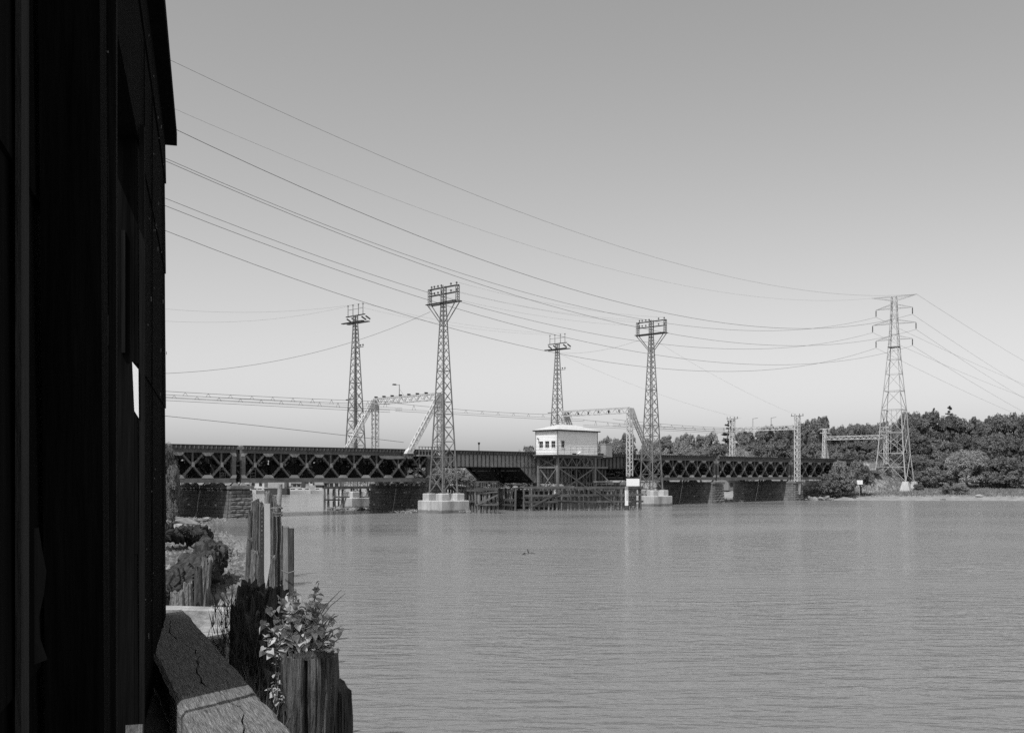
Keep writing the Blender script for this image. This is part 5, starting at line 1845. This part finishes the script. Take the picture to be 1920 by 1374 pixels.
# big cut-off pile in the foreground and the rounded timber beside it
def stump(name, label, x, Y, ztop, prof, m, seed, dome=0.0, n=110, rings=40, rough=.05):
    """old pile: radius profile [(height fraction, radius)], deep vertical fissures, ragged top"""
    rg = np.random.default_rng(seed)
    z0 = -.6
    th = 2 * math.pi * np.arange(n) / n
    fiss = np.zeros(n)
    for c, wd, dp in zip(rg.random(16) * 6.28, .03 + .07 * rg.random(16), .1 + .3 * rg.random(16)):
        dd = np.abs((th - c + math.pi) % (2 * math.pi) - math.pi)
        fiss += dp * np.exp(-(dd / wd) ** 2)
    fib = .05 * np.sin(th * 23 + 1.5 * np.sin(th * 5)) + .03 * np.sin(th * 41 + 2)
    vs = []
    for j in range(rings + 1):
        f = j / rings
        r = np.interp(f, [q[0] for q in prof], [q[1] for q in prof])
        wob = 2.0 * rough * fbm(np.cos(th) * 3 + seed * 3, np.sin(th) * 3 + f * 9, 5)
        fade = .35 + .65 * f ** .5
        k = 1 - fiss * fade * (.7 + .6 * fbm(th * 3, th * 0 + f * 5 + seed, 3)) + fib + wob * 4
        z = z0 + (ztop - z0) * f + (.05 * fbm(np.cos(th) * 6, np.sin(th) * 6 + seed, 4) - .03 * fiss if j == rings else 0)
        vs += list(zip(x + r * k * np.cos(th), Y + r * k * np.sin(th), np.zeros(n) + z))
    for q, dz in ((.85, .3), (.6, .7), (.3, .95)):
        r = prof[-1][1] * q
        k = 1 + .3 * fbm(np.cos(th) * 4 + q * 9, np.sin(th) * 4, 4)
        zz_ = ztop + dome * dz - (0.02 if not dome else 0) + .05 * fbm(np.cos(th) * 7 * q + 3, np.sin(th) * 7 * q, 4)
        vs += list(zip(x + r * k * np.cos(th), Y + r * k * np.sin(th), zz_))
    vs.append((x, Y, ztop + dome))
    R_ = rings + 4
    fs = [(j * n + i, j * n + (i + 1) % n, (j + 1) * n + (i + 1) % n, (j + 1) * n + i) for j in range(R_ - 1) for i in range(n)]
    fs += [((R_ - 1) * n + i, (R_ - 1) * n + (i + 1) % n, R_ * n) for i in range(n)]
    o = MB().add([(a - x, b - Y, c) for a, b, c in vs], fs).build(name, m, None, loc=(x, Y, 0), smooth=False)
    return tag(o, label, 'pile')
tpt = at(585, 1226, 8.25)
stump('pile_stump', 'thick weathered pile stump with a furrowed face in the foreground', tpt.x, 8.25, tpt.z, [(0, .17), (.6, .165), (.8, .17), (.93, .195), (1, .19)], 'stump_wood', 3)
b = at(632, 1275, 8.5)
stump('pile_stump', 'dark round-topped pile leaning behind the foreground stump', b.x, 8.5, 2.28, [(0, .12), (.8, .12), (.95, .11), (1, .1)], 'dark_wood', 11, .1)
def samp_stump(rg, n):
    a = rg.random(n) * 6.28; q = np.sqrt(rg.random(n)) * .17
    return np.stack([tpt.x + q * np.cos(a), 8.25 + q * np.sin(a), np.full(n, tpt.z - .015)], 1)
grass('grass', 'short moss and dead grass on top of the foreground stump', 900, samp_stump, .022, 'grass_dark', 23, .003)
b = at(524, 1290, 8.6)
rough_post('dark_post', 'narrow dark post left of the foreground stump', 'post', (b.x + .0, 8.75, 1.0), (b.x + .02, 8.75, 2.62), .05, .05, 'dark_wood', 5, square=True, n=16)

# dolphin of mooring piles
DC = at(495, 1060, 39)
t = thing('mooring_dolphin', 'cluster of worn mooring piles bound together at the edge of the mud', 'pile cluster', (DC.x, 39, -.6))
for k, (px, yt, Y, r_, mm) in enumerate(((475.5, 939, 39.6, .085, 'grey_wood'), (470, 958, 39.2, .08, 'stump_wood'), (468, 1010, 38.2, .09, 'grey_wood'), (528, 985, 38.2, .07, 'stump_wood'), (483, 937, 39.0, .1, 'stump_wood'), (490, 941, 38.6, .065, 'grey_wood'), (497.5, 946, 38.0, .115, 'grey_wood'),
                                       (504, 952, 38.4, .08, 'stump_wood'), (509.5, 957, 38.0, .075, 'grey_wood'), (515.5, 952, 38.3, .075, 'grey_wood'), (522, 947, 38.6, .085, 'stump_wood'),
                                       (501, 922, 41, .09, 'grey_wood'), (508, 926, 41.5, .06, 'stump_wood'), (514.5, 930, 41.2, .075, 'grey_wood'), (479, 1030, 37, .13, 'grey_wood'), (487, 1040, 36.6, .1, 'stump_wood'),
                                       (493, 1000, 37.2, .07, 'stump_wood'), (511, 1040, 36.8, .09, 'grey_wood'))):
    tp_ = at(px, yt, Y); bp = at(px + (px - 498) * .12, yt, Y)
    rough_post('pile', None, None, (bp.x, Y - .1, -.6), (tp_.x, Y, tp_.z), r_ * 1.35, r_ * 1.15, mm, 60 + k, parent=t, n=20, groove=.4, rings=14, jag=.2)
tp_ = at(525.5, 907, 42); bp = at(518, 1010, 42)
MB().tube(Vector((bp.x - .1, 42, -.6)) - t.location, tp_ - t.location, .1, .09, 12).build('pale_pole', 'beam_pale', t)
for z0, seed in ((961, 1), (966, 2), (952, 3)):
    pts = []
    c = at(515, z0, 38.3)
    for i in range(15):
        a = 2 * math.pi * i / 14
        pts.append(c + Vector((.27 * math.cos(a), .26 * math.sin(a), .03 * math.sin(3 * a + seed))) - t.location)
    MB().path(pts, .022, 6).build('rope', 'rope', t, smooth=True)
for px, y0, y1 in ((526.5, 965, 1040), (510, 968, 1020), (518, 968, 1050)):
    MB().path([at(px, y0, 38) - t.location, at(px + 2, (y0 + y1) / 2, 37.95) - t.location, at(px - 1, y1, 38) - t.location], .014, 5).build('rope', 'rope', t)

# perforated post with a pale pointed plank, paired timbers
b = at(491, 1140, 15); tpt = at(490, 950, 15)
t = thing('perforated_post', 'dark perforated steel post in front of the mooring piles', 'post', (b.x, 15, 1.2))
m = MB()
H = tpt.z - 1.2
k = 0
z = 0
m.box(-.024, -.008, -.004, .0, 0, H); m.box(.008, .024, -.004, 0, 0, H)
while z < H - .03:
    m.box(-.008, .008, -.004, 0, z, z + .035)
    z += .06
m.build('flange', 'steel_black', t)
MB().box(.024, .03, -.004, .035, 0, H).build('flange', 'steel_black', t)
tpt = at(499, 944, 14.9)
t2 = thing('pointed_plank', 'pale plank with a pointed lower end fixed beside the perforated post', 'plank', (tpt.x, 14.95, 2.42))
m = MB().prism([(-.035, .2), (-.02, -.02), (.012, .12), (.05, .35), (.045, tpt.z - 2.42), (-.035, tpt.z - 2.42)], 'y', -.02, .02)
m.build('board', 'concrete', t2)
t = thing('paired_timbers', 'two square timbers standing side by side right of the mooring piles', 'post', (at(541, 1000, 21.5).x, 21.5, -.6))
for k, (dx, w, top) in enumerate(((-.052, .05, at(536, 988, 21.5).z), (.05, .05, at(545, 990, 21.5).z))):
    rough_post('post', None, None, (t.location.x + dx, 21.5, -.6), (t.location.x + dx, 21.5, top), w, w, 'dark_wood' if k else 'pile_wood', 90 + k, parent=t, n=16, groove=.04, square=True)
m = MB()
c = at(541, 1072, 21.35) - t.location
m.path([c + Vector((-.14, 0, .03)), c + Vector((0, -.03, -.02)), c + Vector((.12, 0, .02))], .012, 5)
m.build('wire_tie', 'rope', t)

# rotten bulkhead: dark lumps and upright posts between the timber and the stump
def lump(name, pts, rad, m, seed, tags=None, amp=.3, seg=40, rings=70):
    pts = [np.array(p, dtype=float) for p in pts]
    o = pts[0].copy()
    P = np.array(pts)
    ts = np.linspace(0, 1, rings)
    cl = np.stack([np.interp(ts, np.linspace(0, 1, len(P)), P[:, k]) for k in range(3)], 1)
    rr = np.interp(ts, np.linspace(0, 1, len(rad)), rad)
    vs = []
    for j in range(rings):
        d = cl[min(j + 1, rings - 1)] - cl[max(j - 1, 0)]
        d /= np.linalg.norm(d)
        a = np.cross(d, np.array([0, 0, 1.0])); a /= np.linalg.norm(a)
        b = np.cross(a, d)
        e = min(1, .3 + .35 * min(j, rings - 1 - j))
        th = 2 * math.pi * np.arange(seg) / seg
        k = 1 + amp * 2.2 * fbm(np.cos(th) * 1.6 + seed * 7 + j * .11, np.sin(th) * 1.6 + j * .16, 5)
        p = cl[j] + (np.cos(th)[:, None] * a + np.sin(th)[:, None] * b) * (rr[j] * k * e)[:, None] - o
        vs += [tuple(q) for q in p]
    fs = [(j * seg + i, j * seg + (i + 1) % seg, (j + 1) * seg + (i + 1) % seg, (j + 1) * seg + i) for j in range(rings - 1) for i in range(seg)]
    fs += [tuple(reversed(range(seg))), tuple(range((rings - 1) * seg, rings * seg))]
    ob = MB().add(vs, fs).build(name, m, None, loc=tuple(o))
    if tags:
        tag(ob, *tags)
    return ob
rgp = random.Random(44)
crib = [(458, 1100, 13.2, 'leftmost rotten upright of the dark bulkhead beyond the cracked timber'), (470, 1092, 12.8, 'tall rotten upright of the bulkhead below the perforated post'),
        (447, 1135, 12.3, 'low rotten upright at the corner of the pale beam'), (462, 1120, 11.9, 'rotten upright standing in front of the tall one'), (484, 1098, 12.4, 'rotten upright with a ragged top left of the pointed plank'),
        (478, 1150, 11.1, 'mid-height rotten upright beside the cracked timber'), (498, 1112, 11.6, 'rotten upright under the pointed plank'), (515, 1100, 12.2, 'broad rotten upright right of the pointed plank'),
        (494, 1165, 10.5, 'short rotten upright behind the creeper'), (512, 1140, 10.9, 'rotten upright just left of the leafy vine'), (530, 1108, 12.8, 'rotten upright below the paired timbers'),
        (507, 1205, 9.8, 'low rotten upright left of the leafy vine'), (528, 1180, 10.2, 'rotten upright hidden in the vine leaves'), (540, 1150, 11.0, 'rightmost rotten upright behind the vine leaves'),
        (515, 1255, 9.35, 'lowest rotten upright near the narrow dark post')]
for k, (px, y, Y, lab) in enumerate(crib):
    p = at(px, y, Y)
    r = rgp.uniform(.10, .17)
    rough_post('rotten_post', lab, 'post', (p.x + rgp.uniform(-.06, .06), Y, .0), (p.x, Y, p.z), r * 1.15, r * .8, 'dark_wood', 120 + k, 'rotten uprights of the old bulkhead', n=24, groove=.45, rings=14, jag=.16)
def samp_crib(rg, n):
    f = rg.random((n, 1))
    p = np.array([[-3.2, 12.6, 2.3]]) * (1 - f) + np.array([[-1.95, 8.9, 1.9]]) * f
    return p + rg.normal(size=(n, 3)) * np.array([.16, .25, .16])
grass('grass', 'tangle of dark dead stems over the rotten bulkhead', 1500, samp_crib, .22, 'grass_dark', 19, .006)

# leafy plant growing behind the stump: each leaf is its own piece
def leaf_mesh(seed):
    rg = random.Random(seed)
    out = [(0, -.05), (.32, -.18), (.52, .05), (.46, .35), (.24, .68), (0, 1.0), (-.24, .68), (-.46, .35), (-.52, .05), (-.32, -.18)]
    vs = [(0, 0, 0), (0, .35, .02), (0, .7, -.04)]
    for i, (x, y) in enumerate(out):
        vs.append((x * rg.uniform(.9, 1.1), y, abs(x) * .28 - .18 * max(y, 0) ** 2 + rg.uniform(-.03, .03)))
    o = 3
    fs = [(0, o, o + 1), (0, o + 1, o + 2), (0, o + 2, 1), (o + 2, o + 3, 1), (o + 3, o + 4, 1), (o + 4, 2, 1), (o + 4, o + 5, 2),
          (o + 5, o + 6, 2), (o + 6, 1, 2), (o + 6, o + 7, 1), (o + 7, o + 8, 1), (o + 8, 0, 1), (o + 8, o + 9, 0), (o + 9, o, 0)]
    return MB().add(vs, fs).mesh('leaf', 'leaf_near', True)
LEAVES = [leaf_mesh(i) for i in range(5)]
def leafy_plant(label, base, stems, seed, per=11, lf=.075):
    rg = random.Random(seed)
    t = thing('leafy_plant', label, 'plant', base)
    o = Vector(base)
    for (px, y, Y) in stems:
        tip = at(px, y, Y)
        mid = o.lerp(tip, .55) + Vector((rg.uniform(-.06, .06), rg.uniform(-.08, .08), .08))
        pts = []
        for i in range(9):
            f = i / 8
            a = o.lerp(mid, f); b = mid.lerp(tip, f)
            pts.append(a.lerp(b, f) - o)
        MB().path(pts, [.008 - .005 * i / 8 for i in range(9)], 5).build('stem', 'twig', t)
        for k in range(per):
            f = .3 + .7 * (k + rg.random()) / per
            i = min(int(f * 8), 7)
            p = pts[i].lerp(pts[i + 1], f * 8 - i)
            s = lf * rg.uniform(.6, 1.25) * (1.15 - .45 * f)
            inst('leaf', rg.choice(LEAVES), t, p + Vector((rg.uniform(-.035, .035), rg.uniform(-.04, .02), rg.uniform(-.03, .03))),
                 (rg.uniform(-1.2, .2), rg.uniform(-.6, .6), rg.uniform(0, 6.28)), (s, s, s))
    return t
b = at(565, 1235, 8.5)
leafy_plant('leafy vine with heart-shaped leaves sprouting behind the foreground stump', (b.x, 8.52, b.z - .1),
            [(500, 1135, 8.45), (520, 1115, 8.50), (540, 1112, 8.55), (555, 1128, 8.60), (575, 1135, 8.55), (590, 1105, 8.65), (600, 1140, 8.60), (612, 1130, 8.65), (530, 1160, 8.40), (560, 1165, 8.42), (585, 1170, 8.45),
             (605, 1180, 8.55), (515, 1170, 8.40), (625, 1205, 8.55), (545, 1140, 8.45), (500, 1195, 8.35), (530, 1200, 8.38), (575, 1150, 8.50), (595, 1155, 8.52), (545, 1180, 8.38), (570, 1190, 8.40), (610, 1205, 8.50), (488, 1165, 8.40), (640, 1185, 8.55), (628, 1150, 8.55), (598, 1092, 8.6), (492, 1215, 8.35), (555, 1105, 8.5), (618, 1165, 8.5), (635, 1215, 8.5)], 5, per=16, lf=.08)
b = at(520, 1345, 8.5)
leafy_plant('small leafy creeper beside the narrow dark post', (b.x, 8.5, b.z), [(518, 1240, 8.5), (528, 1225, 8.6), (510, 1285, 8.4), (520, 1300, 8.35), (535, 1240, 8.6)], 8, per=8, lf=.045)
b = at(560, 1130, 9.6)
for k, (px0, y0, px1, y1) in enumerate(((590, 1170, 640, 1105), (592, 1172, 648, 1112), (605, 1205, 642, 1172), (612, 1215, 655, 1195), (600, 1190, 660, 1180), (618, 1330, 660, 1300), (610, 1340, 650, 1322), (640, 1325, 612, 1310))):
    p, q = at(px0, y0, 8.5), at(px1, y1, 8.6)
    md = p.lerp(q, .5) + Vector((0, 0, .03))
    sag_o = MB().path([p - p, md - p, q - p], [.005, .004, .002], 4).build('grass_stalk', 'twig', None, loc=p)
    tag(sag_o, 'thin dry stalk arching over the water beside the stump', 'stalk', 'dry stalks beside the stump')
grg = np.random.default_rng(77)
def samp_edge(rg, n):
    f = rg.random((n, 1))
    p = np.array([[-2.35, 9.4, 2.1]]) * (1 - f) + np.array([[-1.85, 8.1, 1.95]]) * f
    return p + rg.normal(size=(n, 3)) * np.array([.09, .1, 0])
grass('grass', 'dry grass blades between the cracked timber and the stump', 260, samp_edge, .22, 'twig', 15, .004)

# mossy old bulkhead on the mud with posts
lump('mossy_log', [at(414, 1032, 42), at(395, 1042, 39), at(372, 1068, 34.5), at(345, 1092, 31.5), at(312, 1105, 30)], [.3, .62, .46, .52, .4], 'moss', 9,
     ('mossy overgrown log on the mud left of the mooring piles', 'log'), .95)
def samp_moss(rg, n):
    P_ = np.array([at(414, 1022, 42), at(395, 1026, 39), at(372, 1050, 34.5), at(345, 1075, 31.5), at(318, 1090, 30)])
    f = rg.random(n) * 4
    p = np.stack([np.interp(f, np.arange(5), P_[:, k]) for k in range(3)], 1)
    return p + rg.normal(size=(n, 3)) * np.array([.22, .25, .1]) - np.array([0, 0, .3])
grass('grass', 'shaggy grass and moss hanging over the old log', 1800, samp_moss, .14, 'grass_dark', 16, .018)
grass('grass', 'dead turf hanging down the front of the old log', 3500, samp_moss, .22, 'moss', 17, .02, 1.0)
for k, (px, yt, yb, Y, r, mm, lab) in enumerate(((383, 1044, 1130, 30.5, .2, 'grey_wood', 'tall leaning rotten post in front of the mossy log'), (372, 1062, 1132, 30, .13, 'dark_wood', 'dark rotten post between the two pale ones by the mossy log'),
                                                 (352, 1092, 1135, 29.5, .16, 'grey_wood', 'short rotten post at the front of the mossy log'), (333, 1107, 1140, 28.5, .22, 'grey_wood', 'squat split stump beside the pale beam'),
                                                 (407, 1014, 1045, 42, .25, 'dark_wood', 'dark broken post at the far end of the mossy log'))):
    b = at(px - (8 if k == 0 else 0), yb, Y); tp_ = at(px + (6 if k == 0 else 0), yt, Y)
    rough_post('rotten_post', lab, 'post', (b.x, Y, b.z - .4), (tp_.x, Y, tp_.z), r * 1.1, r * .8, mm, 140 + k, n=20, groove=.3, jag=.18)
lump('earth_bank', [at(306, 1000, 54), at(340, 1004, 56), at(375, 1003, 57), at(398, 1010, 57.5)], [.5, .42, .4, .2], 'soil', 21, ('low dark earth bank with roots above the mossy log', 'earth'), 1.3)
def samp_eb(rg, n):
    f = rg.random((n, 1))
    return np.array([at(306, 985, 54)]) * (1 - f) + np.array([at(398, 1003, 57.5)]) * f + rg.normal(size=(n, 3)) * np.array([.4, .4, .12]) - np.array([0, 0, .2])
grass('grass', 'dark grass on the low earth bank above the mossy log', 400, samp_eb, .15, 'grass_dark', 27, .02, .5)
rg = random.Random(6)
for k, (px, y, Y, r, lab) in enumerate(((345, 955, 85, .9, 'pale flat boulder on the left bank below the pier'), (362, 950, 88, .7, 'boulder just left of the pier base'), (333, 968, 76, .8, 'dark boulder on the left bank'),
                                        (385, 962, 92, .5, 'small boulder at the corner of the first pier'))):
    X = (px - 960) / FPX * Y
    o = inst('boulder', ROCKS[k % 5], None, (X, Y, left_ground(X, Y) + .1), (.1, .2, k), (r * 1.5, r, r * .5))
    tag(o, lab, 'boulder', 'boulders on the left bank')

# loose boards by the shed wall
for k, (px, y, Y, L_, lab, mm) in enumerate(((212, 1160, 6.2, .45, 'dark board leaning on the shed by the added opening', 'dark_wood'), (245, 1300, 7.4, .5, 'short pale board lying at the foot of the shed', 'plank_wood'))):
    p = at(px, y, Y)
    if k == 0:
        o = MB().bar((0, 0, 0), (-.03, .1, L_), .1, .02, (0, 1, 0)).build('loose_board', mm, None, loc=(p.x + .12, Y, 2.08))
    else:
        o = MB().bar((0, 0, .05), (.12, -.5, .05), .14, .05).build('loose_board', mm, None, loc=(-2.42, 8.3, 2.07))
    tag(o, lab, 'board', 'loose boards by the shed')
